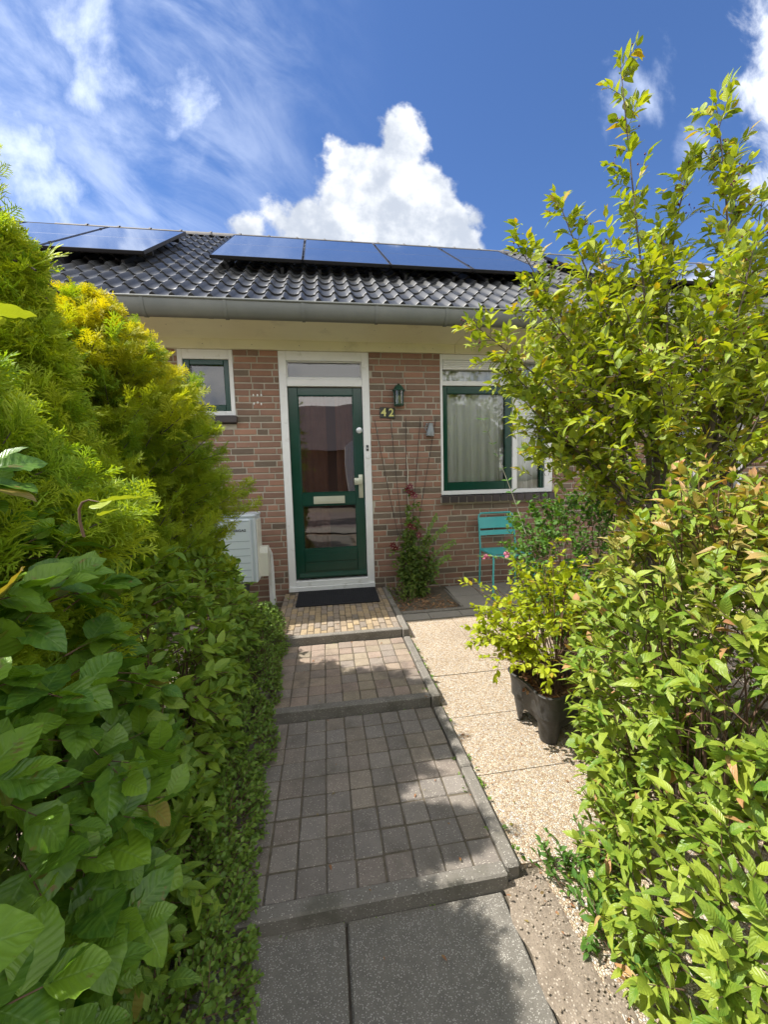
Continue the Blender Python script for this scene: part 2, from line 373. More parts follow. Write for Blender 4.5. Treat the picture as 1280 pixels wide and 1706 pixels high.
LOCAL = set()      # things whose parts are modelled round their own base
def adopt(o, parent):
    o.parent = parent
    if parent.name not in LOCAL: o.matrix_parent_inverse = Matrix.Translation(-parent.location)
def obj(name, mb, mats, parent=None, loc=None, autosmooth=True):
    me = bpy.data.meshes.new(name); me.from_pydata(mb.v, [], mb.f)
    if not isinstance(mats, (list, tuple)): mats = [mats]
    for m in mats: me.materials.append(m)
    me.polygons.foreach_set('material_index', mb.m); me.polygons.foreach_set('use_smooth', mb.sm)
    ca = me.color_attributes.new('tint', 'FLOAT_COLOR', 'POINT')
    ca.data.foreach_set('color', np.array([tuple(c)+(1,) for c in mb.c], dtype=np.float32).ravel())
    bm = bmesh.new(); bm.from_mesh(me); bmesh.ops.recalc_face_normals(bm, faces=bm.faces); bm.to_mesh(me); bm.free()
    if any(mb.sm): me.set_sharp_from_angle(angle=math.radians(50))
    me.update(); o = bpy.data.objects.new(name, me); COL.objects.link(o)
    if parent is not None: adopt(o, parent)
    if loc: o.location = loc
    return o
def tag(o, label=None, cat=None, group=None, kind=None):
    for k, v in (('label', label), ('category', cat), ('group', group), ('kind', kind)):
        if v: o[k] = v
    return o
def thing(name, label, cat, group=None, loc=(0, 0, 0)):
    o = bpy.data.objects.new(name, None); COL.objects.link(o); o.empty_display_size = .1; o.location = loc
    return tag(o, label, cat, group)
def one(fn, *a, **k):
    mb = MB(); getattr(mb, fn)(*a, **k); return mb

# ------------------------------------------------------------------ batched leaves (numpy)
def nrm(a): return a/np.maximum(np.linalg.norm(a, axis=-1, keepdims=True), 1e-9)
def leaf_template(nl=5, prof=None, fold=.25, curl=.25, wav=0.0, wn=4, serr=0.0, cols=(-1, 0, 1), stalk=.0):
    T = np.linspace(0, 1, nl+1); V = []; L = []
    for t in T:
        w = prof(t)
        for j in cols:
            e = 1+serr*(1 if (round(t*nl) % 2) else -1)*(abs(j) > .9)
            V.append((j*w*e, t, fold*abs(j)*w-curl*t*t+wav*math.sin(t*wn*2*PI+(0 if j > 0 else 1.5))*abs(j)**1.5))
            L.append((j, t))
    k = len(cols)
    F = [(i*k+j, i*k+j+1, (i+1)*k+j+1, (i+1)*k+j) for i in range(nl) for j in range(k-1)]
    return np.array(V, float), np.array(F, int), np.array(L, float)
def ovate(w=.3, peak=.4, tip=1.0):
    def f(t):
        if t <= 0: return .012
        if t >= 1: return .004
        if t < peak: return w*math.sin(PI/2*t/peak)**.75
        return w*max(.012, math.cos(PI/2*((t-peak)/(1-peak)))**tip)
    return f
class Batch:
    def __init__(s): s.V = []; s.F = []; s.L = []; s.A = []; s.n = 0
    def leaves(s, tpl, pos, d, nup, size, age=None, width=None, rnd=None):
        V, F, L = tpl; N = len(pos)
        if N == 0: return
        d = nrm(d); x = nrm(np.cross(d, nup)); z = np.cross(x, d)
        size = np.broadcast_to(np.asarray(size, float), (N,)); w = np.ones(N) if width is None else width
        lv = V[None, :, :]*size[:, None, None]
        P = pos[:, None, :]+lv[:, :, 0:1]*w[:, None, None]*x[:, None, :]+lv[:, :, 1:2]*d[:, None, :]+lv[:, :, 2:3]*z[:, None, :]
        s.V.append(P.reshape(-1, 3)); nv = len(V)
        s.F.append((F[None]+(np.arange(N)*nv)[:, None, None]).reshape(-1, 4)+s.n)
        rn = rng.random(N) if rnd is None else rnd
        lc = np.concatenate([np.broadcast_to(L[None], (N, nv, 2)), np.broadcast_to(rn[:, None, None], (N, nv, 1))], 2).reshape(-1, 3)
        s.L.append(lc); ag = np.zeros(N) if age is None else age
        s.A.append(np.repeat(ag, nv)); s.n += N*nv
    def tubes(s, P0, P1, P2, r0, r1, n=4, seg=3):
        """curved twigs: quadratic bezier batches"""
        N = len(P0)
        if N == 0: return
        r0 = np.broadcast_to(np.asarray(r0, float), (N,)); r1 = np.broadcast_to(np.asarray(r1, float), (N,))
        ts = np.linspace(0, 1, seg+1); rings = []
        d0 = nrm(P2-P0); a = nrm(np.cross(d0, np.array([.31, .17, .93])+rng.normal(0, .05, (N, 3)))); b = np.cross(d0, a)
        for t in ts:
            C = (1-t)**2*P0+2*t*(1-t)*P1+t*t*P2; r = (r0*(1-t)+r1*t)[:, None]
            for k in range(n):
                an = 2*PI*k/n; rings.append(C+(a*math.cos(an)+b*math.sin(an))*r)
        V = np.stack(rings, 1); nv = V.shape[1]
        F = np.array([(i*n+k, i*n+(k+1) % n, (i+1)*n+(k+1) % n, (i+1)*n+k) for i in range(seg) for k in range(n)])
        s.V.append(V.reshape(-1, 3)); s.F.append((F[None]+(np.arange(N)*nv)[:, None, None]).reshape(-1, 4)+s.n)
        s.L.append(np.zeros((N*nv, 3))); s.A.append(np.zeros(N*nv)); s.n += N*nv
    def build(s, name, m, parent=None, smooth=True):
        V = np.concatenate(s.V).astype(np.float32); F = np.concatenate(s.F).astype(np.int32)
        me = bpy.data.meshes.new(name); me.vertices.add(len(V)); me.vertices.foreach_set('co', V.ravel())
        me.loops.add(F.size); me.loops.foreach_set('vertex_index', F.ravel())
        me.polygons.add(len(F)); me.polygons.foreach_set('loop_start', np.arange(0, F.size, 4, dtype=np.int32))
        me.update(calc_edges=True); me.polygons.foreach_set('use_smooth', np.full(len(F), smooth))
        a = me.attributes.new('lc', 'FLOAT_VECTOR', 'POINT'); a.data.foreach_set('vector', np.concatenate(s.L).astype(np.float32).ravel())
        a = me.attributes.new('age', 'FLOAT', 'POINT'); a.data.foreach_set('value', np.concatenate(s.A).astype(np.float32))
        me.materials.append(m); me.validate(); me.update()
        o = bpy.data.objects.new(name, me); COL.objects.link(o)
        if parent is not None: adopt(o, parent)
        return o
def shoots(LB, SB, base, dirs, lens, k, tpls, size, spread=55, phyl='alt', sag=.1, upw=.9, face=None, agef=None, r0=.0022, t0=.12, jit=.22, tipleaf=True):
    """leafy shoots: LB leaf batch, SB stem batch"""
    N = len(base)
    if N == 0: return
    dirs = nrm(dirs); lens = np.broadcast_to(np.asarray(lens, float), (N,))
    e1 = nrm(np.cross(dirs, np.array([0, 0, 1.])+rng.normal(0, .2, (N, 3)))); e2 = np.cross(dirs, e1)
    g = np.array([0, 0, -1.])
    def at(t): return base+dirs*(lens*t)[:, None]+g*(sag*lens*t*t)[:, None]
    if SB is not None: SB.tubes(base, at(.5)+g*0, at(1.0), r0, r0*.45, n=4, seg=3)
    roll = rng.random(N)*2*PI
    for i in range(k):
        t = t0+(1-t0)*(i+.5)/k if phyl != 'opp' else t0+(1-t0)*((i//2)+.7)/((k+1)//2)
        tt = np.clip(t+rng.normal(0, .02, N), 0, 1)
        if phyl == 'alt': ph = roll+PI*i+rng.normal(0, .35, N)
        elif phyl == 'opp': ph = roll+PI*(i % 2)+PI/2*((i//2) % 2)+rng.normal(0, .2, N)
        else: ph = roll+2.4*i+rng.normal(0, .3, N)
        rad = e1*np.cos(ph)[:, None]+e2*np.sin(ph)[:, None]
        an = np.radians(spread*(1-.35*t)+rng.normal(0, 10, N))[:, None]
        d = dirs*np.cos(an)+rad*np.sin(an)+rng.normal(0, jit, (N, 3))*.6
        up = np.array([0, 0, 1.])*upw+rng.normal(0, jit*1.3, (N, 3))+rad*(.25)
        if face is not None: up = up+face*.7
        p = base+dirs*(lens*tt)[:, None]+g*(sag*lens*tt*tt)[:, None]
        sz = rng.uniform(size[0], size[1], N)*(1-.35*abs(t-.55))
        ag = None if agef is None else agef(p)
        sel = rng.integers(0, len(tpls), N)
        for q, tp in enumerate(tpls):
            mk = sel == q
            LB.leaves(tp, p[mk], d[mk], up[mk], sz[mk], None if ag is None else ag[mk], width=rng.uniform(.85, 1.15, mk.sum()))
    if tipleaf:
        p = at(1.0)-dirs*.002; sel = rng.integers(0, len(tpls), N)
        for q, tp in enumerate(tpls):
            mk = sel == q
            LB.leaves(tp, p[mk], (dirs+rng.normal(0, .25, (N, 3)))[mk], (np.array([0, 0, 1.])+rng.normal(0, .3, (N, 3)))[mk], size[0]*.8, None if agef is None else agef(p)[mk])
def ell_surface(ells, N, zmin=-.3, zone=None, inner=0.0, bump=.10):
    """points on the union of ellipsoids with outward normals"""
    A = np.array([r[0]*r[1]+r[1]*r[2]+r[0]*r[2] for c, r in ells]); A = A/A.sum(); P = []; Q = []
    for (c, r), a in zip(ells, A):
        n = int(N*a*1.6)+4; d = nrm(rng.normal(0, 1, (n, 3))); r = np.array(r); c = np.array(c)
        k = 1+bump*np.sin(d[:, 0]*7+c[0]*9)*np.sin(d[:, 1]*6+c[1]*5)*np.sin(d[:, 2]*7+1)+rng.normal(0, .02, n)-inner*rng.random(n)
        p = c+d*r*k[:, None]; nn = nrm(d/r); keep = p[:, 2] > zmin
        for (c2, r2) in ells:
            if tuple(c2) != tuple(c): keep &= (((p-np.array(c2))/np.array(r2))**2).sum(1) > .8
        if zone is not None: keep &= zone(p)
        P.append(p[keep]); Q.append(nn[keep])
    P = np.concatenate(P); Q = np.concatenate(Q)
    if len(P) > N: s = rng.permutation(len(P))[:N]; P, Q = P[s], Q[s]
    return P, Q

# ------------------------------------------------------------------ ground, path, patio
def struct(name, mb, m): return tag(obj(name, mb, m), kind='structure')
mb = MB(); mb.box(-60, 60, -60, 40, -.9, -.34); struct('ground', mb, M['soil'])
def pz(y): return -.065+.060*min(y, 0) if y > -2.2 else -.197+.02*(y+2.2)      # patio falls away from the house
def tier(name, y0, y1, z0, z1, pw, pl, stag, tints, jx=.0048):
    """pavers between y0 (back) and y1 (front) laid over a sheet of joint dirt"""
    mb = MB(); X0, X1 = -.50, .532
    mb.add([(X0, y0, z0-.0045), (X1, y0, z0-.0045), (X1, y1, z1-.0045), (X0, y1, z1-.0045)], [(0, 1, 2, 3)], 1)
    nr = round((y0-y1)/pl); pl = (y0-y1)/nr; nc = round((X1-X0)/pw); pw = (X1-X0)/nc
    for i in range(nr):
        for j in range(-1, nc+1):
            xa = X0+j*pw+(pw*.5*(i % 2) if stag == 'row' else 0); xb = xa+pw
            ya = y0-i*pl-(pl*.5*(j % 2) if stag == 'col' else 0); yb = ya-pl
            xa, xb = max(xa, X0), min(xb, X1); ya, yb = min(ya, y0), max(yb, y1)
            if xb-xa < .02 or ya-yb < .02: continue
            zc = z0+(z1-z0)*((y0-(ya+yb)/2)/(y0-y1))+random.gauss(0, .0011)
            g = jx*random.uniform(.5, 1.9); t = random.choice(tints); k = random.uniform(.88, 1.10); t = tuple(c*k for c in t)
            rm = Matrix.Translation(((xa+xb)/2, (ya+yb)/2, zc)) @ Matrix.Rotation(random.gauss(0, .012), 4, 'Z') @ Matrix.Rotation(random.gauss(0, .009), 4, 'X') @ Matrix.Rotation(random.gauss(0, .009), 4, 'Y')
            mb.box(-(xb-xa)/2+g/2, (xb-xa)/2-g/2, -(ya-yb)/2+g/2, (ya-yb)/2-g/2, -.05, 0, 0, t, .0038, rm)
    return struct(name, mb, [M['paver'], M['joint']])
GREY = [(.92, .93, .93), (.86, .88, .90), (.98, .95, .89), (.82, .83, .84), (.92, .89, .87)]
YEL = [(1.35, 1.18, .84), (1.25, 1.1, .85), (1.1, 1.02, .9), (1.45, 1.25, .85), (1.0, .95, .88)]
PNK = [(1.17, 1.03, .95), (1.1, 1.02, .97), (1.2, 1.08, .95), (1.02, .99, .96), (1.15, 1.09, .92)]
tier('path_upper', -.02, -1.085, -.030, -.062, .0545, .115, 'col', YEL)
tier('path_middle', -1.15, -1.955, -.122, -.130, .104, .101, None, PNK)
tier('path_lower', -2.02, -2.96, -.182, -.192, .104, .100, None, GREY)
for i, (y, z, lab) in enumerate(((-1.085, -.060, 'concrete riser bar at the step nearest the front door'), (-1.955, -.128, 'concrete riser bar at the middle step of the path'), (-2.955, -.190, 'dark concrete riser bar at the lowest step of the path, beside the bare slabs'))):
    mb = MB(); mt = Matrix.Translation((0, y-.027, z)) @ Matrix.Rotation((.004, -.006, .007)[i], 4, 'Z')
    mb.box(-.52, .532, -.026, .026, -.16, .003, bev=.006, mt=mt)
    o = obj('kerb_bar', mb, M['kerb']); tag(o, lab, 'kerb', 'kerb bars across the path')
for i, (ya, yb, za, zb, lab) in enumerate(((-.03, -1.15, -.025, -.058, 'narrow concrete edging along the uppermost path tier, beside the mulch bed'), (-1.165, -2.02, -.112, -.120, 'narrow concrete edging along the middle path tier'), (-2.04, -2.985, -.172, -.186, 'narrow concrete edging along the lowest path tier, beside the gravel tiles'))):
    mb = MB(); n = 2
    for k in range(n):
        a, b_ = ya+(yb-ya)*k/n, ya+(yb-ya)*(k+1)/n; zz = za+(zb-za)*(k+.5)/n
        mt = Matrix.Translation((.562+random.gauss(0, .002), (a+b_)/2, zz)) @ Matrix.Rotation(random.gauss(0, .004), 4, 'Z') @ Matrix.Rotation((zb-za)/(yb-ya), 4, 'X')
        mb.box(-.027, .027, -(a-b_)/2+.002, (a-b_)/2-.002, -.17, .004, bev=.008, mt=mt)
    tag(obj('edging_stone', mb, M['kerb']), lab, 'edging', 'edging stones along the path')
# bare slabs in front of the lowest step
mb = MB(); mb.add([(-.8, -2.99, -.262), (.56, -2.99, -.262), (.56, -5.4, -.262), (-.8, -5.4, -.262)], [(0, 1, 2, 3)], 1)
for xa, xb in ((-.56, -.031), (-.023, .505)):
    for k in range(3): mb.box(xa, xb, -3.005-k*.80, -3.795-k*.80, -.30, -.243+(.003 if xa < -.1 else 0)-k*.002, bev=.006)
struct('path_slabs', mb, [M['slab'], M['joint']])
# gravel tiles
mb = MB(); base = MB()
ys = [-.84, -1.31, -1.72, -2.135, -2.55, -2.96, -3.40]
xs = [.598, 1.045, 1.49, 1.93, 2.38, 2.83, 3.3, 3.75, 4.2]
for i in range(len(ys)-1):
    for j in range(len(xs)-1):
        xa, xb, ya, yb = xs[j], xs[j+1], ys[i], ys[i+1]
        if j == 0 and i == 5: xa = .66
        g = .0022; dz = random.gauss(0, .0012)
        vs = [(xa+g, ya-g, pz(ya)+dz), (xb-g, ya-g, pz(ya)+dz), (xb-g, yb+g, pz(yb)+dz), (xa+g, yb+g, pz(yb)+dz)]
        mb.add(vs+[(x, y, z-.04) for x, y, z in vs], [(0, 1, 2, 3), (0, 4, 5, 1), (1, 5, 6, 2), (2, 6, 7, 3), (3, 7, 4, 0)])
base.add([(.53, -.0, pz(0)-.008), (4.3, -.0, pz(0)-.008), (4.3, -2.2, pz(-2.2)-.008), (.53, -2.2, pz(-2.2)-.008), (4.3, -3.6, pz(-3.6)-.008), (.56, -3.6, pz(-3.6)-.035)], [(0, 1, 2, 3), (3, 2, 4, 5)])
struct('gravel_tiles', mb, M['gravel']); struct('patio_bed', base, M['joint'])
# plain grey tiles: one row in front of the bed, more beneath the chair
mb = MB()
def ptile(xa, xb, ya, yb):
    g = .003; dz = random.gauss(0, .001); zt = lambda y: pz(y)+.004+dz
    vs = [(xa+g, ya-g, zt(ya)), (xb-g, ya-g, zt(ya)), (xb-g, yb+g, zt(yb)), (xa+g, yb+g, zt(yb))]
    mb.add(vs+[(x, y, z-.04) for x, y, z in vs], [(0, 1, 2, 3), (0, 4, 5, 1), (1, 5, 6, 2), (2, 6, 7, 3), (3, 7, 4, 0)])
for a, b_ in ((.598, .86), (.86, 1.16), (1.16, 1.46), (1.46, 1.76), (1.76, 2.06), (2.06, 2.36), (2.36, 2.66), (2.66, 2.96)): ptile(a, b_, -.70, -.835)
for j in range(7):
    for i in range(2): ptile(1.235+j*.3, 1.535+j*.3, -.04-i*.31, -.35-i*.31)
struct('grey_tiles', mb, M['greytile'])
# strip of dirt between slab and gravel
b2 = MB(); ny, nx = 40, 8; g = []
for i in range(ny+1):
    for j in range(nx+1):
        y = -2.99-i*.9/ny; x = .505+j*.19/nx
        z = -.2435+.026*(j/nx)+.006*math.sin(j/nx*PI)+.0025*math.sin(i*1.3+j)+random.gauss(0, .0018)
        g.append((x+.01*math.sin(i*.9), y, z))
b2.add(g, [(i*(nx+1)+j, i*(nx+1)+j+1, (i+1)*(nx+1)+j+1, (i+1)*(nx+1)+j) for i in range(ny) for j in range(nx)], 0, smooth=True)
struct('dirt_strip', b2, M['soil'])
# mulch bed under the climber
mb = MB(); mb.box(.59, 1.22, -.66, -.0, -.3, -.13); 
for k in range(1500):
    x, y = random.uniform(.60, 1.21), random.uniform(-.65, -.02); l = random.uniform(.012, .045); w = random.uniform(.003, .010)
    mt = Matrix.Translation((x, y, -.128+random.random()**2*.035+.02*math.exp(-((x-.85)**2+(y+.25)**2)*9))) @ Matrix.Rotation(random.uniform(0, PI), 4, 'Z') @ Matrix.Rotation(random.gauss(0, .25), 4, 'Y') @ Matrix.Rotation(random.gauss(0, .3), 4, 'X')
    c = random.choice([(1, 1, 1), (1.4, 1.35, 1.25), (.7, .65, .6), (1.7, 1.6, 1.4), (.9, .8, .7)])
    mb.box(-l/2, l/2, -w/2, w/2, -.0015, .0015, 0, c, 0, mt)
tag(obj('mulch', mb, M['mulch']), 'brown wood chip mulch covering the small bed beside the door', 'mulch', kind='stuff')
mb = MB(); mb.box(.592, 1.235, -.70, -.655, -.3, -.085, bev=.008); mb.box(1.205, 1.233, -.653, -.02, -.3, -.078, bev=.006)
tag(obj('bed_edging', mb, M['kerb']), 'low grey concrete edging round the small mulch bed', 'edging')

# ------------------------------------------------------------------ the house
H = thing('brick_house', 'single storey red brick house with dark tiled roof, green door and cream eaves', 'house')
OPEN = [(-.46, .46, -.02, 2.455), (1.224, 2.545, .856, 2.455), (-1.413, -.893, 1.735, 2.455), (3.75, 5.1, .55, 2.455)]
def brick_rows(mb):
    ch = .0645; h = .0505; zt = 2.4535; k = 0
    while zt > -.30:
        za, zb = zt-h, zt; x = -3.6-random.random()*.2; last = 0
        while x < 9.4:
            L = .210 if random.random() < .72 or last else .099
            last = L < .15
            xa, xb = x, x+L; x += L+.0135
            iv = [(xa, xb)]
            for o0, o1, oz0, oz1 in OPEN:
                if zb > oz0 and za < oz1-.001:
                    nv = []
                    for a, b in iv:
                        if b <= o0 or a >= o1: nv.append((a, b)); continue
                        if a < o0-.012: nv.append((a, o0-.002))
                        if b > o1+.012: nv.append((o1+.002, b))
                    iv = nv
            for a, b in iv:
                if b-a < .018: continue
                t = random.random(); v = random.uniform(.82, 1.16)
                if t < .12: c = (.62*v, .80*v, .82*v)
                elif t < .22: c = (.80*v, .86*v, .85*v)
                elif t < .34: c = (1.22*v, 1.12*v, 1.05*v)
                else: c = (1.0*v, .98*v, .97*v)
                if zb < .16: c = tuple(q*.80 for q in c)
                dy = random.gauss(0, .0012); dz = random.gauss(0, .0008); b_ = .0028
                sk = random.gauss(0, .0010)
                f = [(a+b_, dy, za+b_+dz), (b-b_, dy, za+b_+dz+sk), (b-b_, dy, zb-b_+dz+sk), (a+b_, dy, zb-b_+dz)]
                e = [(a, dy+.003, za+dz), (b, dy+.003, za+dz+sk), (b, dy+.003, zb+dz+sk), (a, dy+.003, zb+dz)]
                r = [(p[0], .012, p[2]) for p in e]
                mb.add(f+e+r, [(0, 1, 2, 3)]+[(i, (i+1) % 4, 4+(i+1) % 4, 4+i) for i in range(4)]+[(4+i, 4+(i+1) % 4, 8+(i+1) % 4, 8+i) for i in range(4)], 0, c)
        zt -= ch
mb = MB(); brick_rows(mb)
XS = sorted({-3.6, 9.4}|{o[0] for o in OPEN}|{o[1] for o in OPEN}); ZS = sorted({-.4, 2.46}|{o[2] for o in OPEN}|{o[3] for o in OPEN})
for i in range(len(XS)-1):
    for j in range(len(ZS)-1):
        xm, zm = (XS[i]+XS[i+1])/2, (ZS[j]+ZS[j+1])/2
        if any(o[0] < xm < o[1] and o[2] < zm < o[3] for o in OPEN): continue
        mb.add([(XS[i], .007, ZS[j]), (XS[i+1], .007, ZS[j]), (XS[i+1], .007, ZS[j+1]), (XS[i], .007, ZS[j+1])], [(0, 1, 2, 3)], 1)
for o in OPEN:   # reveals
    mb.add([(o[0], .007, o[2]), (o[0], .2, o[2]), (o[0], .2, o[3]), (o[0], .007, o[3])], [(0, 1, 2, 3)], 1)
    mb.add([(o[1], .007, o[2]), (o[1], .2, o[2]), (o[1], .2, o[3]), (o[1], .007, o[3])], [(0, 1, 2, 3)], 1)
for x in (-3.6, 9.4):   # end walls and back wall, seen only from the side
    mb.add([(x, .007, -.4), (x, 6.2, -.4), (x, 6.2, 2.6), (x, 3.1, 5.0), (x, .007, 2.6)], [(0, 1, 2, 3, 4)], 1)
mb.add([(-3.6, 6.2, -.4), (9.4, 6.2, -.4), (9.4, 6.2, 2.6), (-3.6, 6.2, 2.6)], [(0, 1, 2, 3)], 1)
wall = obj('wall', mb, [M['brick'], M['mortar']], H)
mb = MB()
for x, z in ((-.715, 2.018), (-.675, 2.018), (-.638, 2.018), (-.712, 1.935), (-.642, 1.93), (-.676, 1.945)): mb.lathe([(.0085, -.002), (.007, .0015), (.002, .003)], n=8, mt=Matrix.Translation((x, -.001, z)) @ Matrix.Rotation(PI/2, 4, 'X'), sy=1.6)
obj('screw_plug', mb, M['white'], wall)
# room behind the windows
mb = MB(); x0, x1, y0, y1, z0, z1 = -3.5, 9.3, .21, 4.0, -.05, 2.5
for q in ([(x0, y1, z0), (x1, y1, z0), (x1, y1, z1), (x0, y1, z1)], [(x0, y0, z0), (x0, y1, z0), (x0, y1, z1), (x0, y0, z1)], [(x1, y0, z0), (x1, y1, z0), (x1, y1, z1), (x1, y0, z1)], [(x0, y0, z0), (x1, y0, z0), (x1, y1, z0), (x0, y1, z0)], [(x0, y0, z1), (x1, y0, z1), (x1, y1, z1), (x0, y1, z1)],
          [(.7, y0, z0), (.7, y1, z0), (.7, y1, z1), (.7, y0, z1)], [(-.7, y0, z0), (-.7, y1, z0), (-.7, y1, z1), (-.7, y0, z1)], [(-.7, 1.6, z0), (.7, 1.6, z0), (.7, 1.6, z1), (-.7, 1.6, z1)]): mb.add(q, [(0, 1, 2, 3)])
obj('room', mb, M['room'], H)
# eaves
mb = MB(); mb.box(-3.7, 1.384, -.515, .004, 2.548, 2.566); mb.box(1.388, 9.7, -.515, .004, 2.548, 2.566)
mb.box(-3.7, 9.7, -.515, -.49, 2.567, 2.68)
sof = obj('soffit_board', mb, M['cream'], H)
mb = MB(); mb.box(-3.7, 1.384, -.022, .0065, 2.458, 2.5475); mb.box(1.388, 9.7, -.022, .0065, 2.458, 2.5475)
obj('fascia_board', mb, M['cream'], H)
mb = MB()
for x in np.arange(-3.2, 9.4, .46):
    mb.lathe([(.004, 0), (.003, .002)], n=8, mt=Matrix.Translation((x, -.36, 2.548)) @ Matrix.Rotation(PI, 4, 'X')); mb.lathe([(.004, 0), (.003, .002)], n=8, mt=Matrix.Translation((x+.2, -.022, 2.50)) @ Matrix.Rotation(PI/2, 4, 'X'))
obj('screw_head', mb, M['zinc'], sof)
# gutter
def gut(x0, x1, r0, r1, name, m, parent, a0=-8, a1=180):
    mb = MB(); n = 18; cy, cz = -.585, 2.640; P = []
    for k in range(n+1):
        a = math.radians(a0+(a1-a0)*k/n); P.append((cy-math.cos(a)*r1*.93, cz-math.sin(a)*r1*1.50))
    Q = [(cy-math.cos(math.radians(a0+(a1-a0)*k/n))*r0*.93, cz-math.sin(math.radians(a0+(a1-a0)*k/n))*r0*1.50) for k in range(n+1)]
    poly = P+Q[::-1]; m_ = len(poly); vs = [(x0, a, b) for a, b in poly]+[(x1, a, b) for a, b in poly]
    fs = [(i, (i+1) % m_, m_+(i+1) % m_, m_+i) for i in range(m_)]
    for k in range(n): fs.append((k, k+1, m_-2-k, m_-1-k)); fs.append((m_+k, m_+m_-1-k, m_+m_-2-k, m_+k+1))
    mb.add(vs, fs, 0, smooth=True); return mb
g_ = gut(-3.75, 9.8, .074, .077, 'gutter', None, None)
g_.tube([(-3.75, -.658, 2.655), (9.8, -.658, 2.655)], .0095, 10)
for x in (-.93, 2.02): 
    q = gut(x-.018, x+.018, .077, .0785, '', None, None); g_.add(q.v, q.f, 0, smooth=True)
gutter = obj('gutter', g_, M['zinc'], H)
for x in np.arange(-3.325, 9.6, .632):
    obj('gutter_bracket', gut(x-.013, x+.013, .0772, .0815, '', None, None), M['zinc'], gutter)
# roof
TH = math.radians(35.5); RY, RZ = -.585, 2.672; CT, ST = math.cos(TH), math.sin(TH); SR = 3.86
def rp(x, s, n=0.0): return (x, RY+s*CT-n*ST, RZ+s*ST+n*CT)
def wave(u):   # one roll of the tile: a narrow round roll and a wide shallow pan
    u = u % 1.0
    return .030*math.sin(PI*u/.42)**1.0 if u < .42 else -.010*math.sin(PI*(u-.42)/.58)
def roof():
    V = []; F = []; C = []; S = []; wl = .1475; nw = 91; sub = 10; x0 = -3.75; rows = 14; ex = SR/rows
    nxx = nw*sub+1; 
    for r in range(rows):
        o = len(V); t0 = r*ex-.012; t1 = (r+1)*ex+.01
        for (s, lift) in ((t0, -.004), (t0, .020), (t0+.012, .0245), (t1, .004)):
            for i in range(nxx):
                u = i/sub; w = wave(u); cell = int(u)//2; rnd = ((cell*7919+r*104729) % 97)/97.0
                V.append(rp(x0+u*wl, s+(rnd-.5)*.004, lift+w+(rnd-.5)*.0025)); k = .85+.3*rnd; C.append((k, k, k))
        for a in range(3):
            for i in range(nxx-1): F.append((o+a*nxx+i, o+a*nxx+i+1, o+(a+1)*nxx+i+1, o+(a+1)*nxx+i))
    mb = MB(); mb.v = V; mb.f = F; mb.c = C; mb.m = [0]*len(F); mb.sm = [True]*len(F)
    # underlay and rear slope
    o = [rp(-3.75, .0, -.02), rp(9.6, .0, -.02), rp(9.6, SR, -.02), rp(-3.75, SR, -.02)]; mb.add(o, [(0, 1, 2, 3)])
    rx = rp(0, SR)[1]; rz = rp(0, SR)[2]; mb.add([(-3.75, rx, rz), (9.6, rx, rz), (9.6, rx*2+.6, 2.6), (-3.75, rx*2+.6, 2.6)], [(0, 1, 2, 3)])
    return mb
rf = obj('roof', roof(), M['tile'], H)
mb = MB(); c = rp(0, SR); k = 0; x = -3.75
while x < 9.6:
    n = 10; vs = []
    for xx, rr in ((x, .105), (x+.40, .105), (x+.405, .118), (x+.43, .118)):
        for i in range(n+1):
            a = PI*i/n; vs.append((xx, c[1]-math.cos(a)*rr, c[2]-.03+math.sin(a)*rr*.8))
    mb.add(vs, [(a*(n+1)+i, a*(n+1)+i+1, (a+1)*(n+1)+i+1, (a+1)*(n+1)+i) for a in range(3) for i in range(n)], 0, smooth=True); x += .43
obj('ridge_tile', mb, M['ridge'], rf)

# --- front door with its frame
FY = .004
def bars(mb, x0, x1, z0, z1, wl, wr, wb, wt, y0, y1, bev=.003, mi=0):
    """frame: stiles run full height, rails butt between them"""
    mb.box(x0, x0+wl, y0, y1, z0, z1, mi, bev=bev); mb.box(x1-wr, x1, y0, y1, z0, z1, mi, bev=bev)
    if wb: mb.box(x0+wl, x1-wr, y0+.001, y1, z0, z0+wb, mi, bev=bev)
    if wt: mb.box(x0+wl, x1-wr, y0+.001, y1, z1-wt, z1, mi, bev=bev)
mb = MB(); bars(mb, -.458, .458, .0, 2.455, .075, .075, 0, .09, FY, .12)
mb.box(-.383, .383, FY+.002, .12, 2.112, 2.18, bev=.003)
df = obj('door_frame', mb, M['white'], H)
mb = MB(); mb.box(-.458, .458, -.028, .11, -.02, .030, bev=.004); mb.box(-.383, .383, -.012, .11, .030, .088, bev=.006)
obj('threshold', mb, M['white'], df)
mb = MB(); bars(mb, -.383, .383, 2.182, 2.363, .012, .012, .026, .008, .030, .075, .002); tf = obj('transom_sash', mb, M['white'], df)
mb = MB(); mb.box(-.370, .370, .050, .056, 2.209, 2.354); obj('pane', mb, M['pane'], tf)
mb = MB(); mb.lathe([(.022, 0), (.020, .008), (.006, .0095)], n=20, mt=Matrix.Translation((.424, FY, 1.386)) @ Matrix.Rotation(PI/2, 4, 'X')); obj('screw_cap', mb, M['white'], df)
mb = MB(); mb.box(.408, .432, -.006, FY, 1.446, 1.508, bev=.004); bell = obj('doorbell', mb, M['hp_dark'], df)
mb = MB(); mb.lathe([(.0075, 0), (.006, .003)], n=14, mt=Matrix.Translation((.420, -.006, 1.474)) @ Matrix.Rotation(PI/2, 4, 'X')); obj('push_button', mb, M['white'], df)
DY = .046
door = mb = MB()
bars(mb, -.381, .381, .100, 2.106, .096, .096, .318, .078, DY, DY+.045, .004)
mb.box(-.285, .285, DY+.001, DY+.045, .886, 1.017, bev=.003)
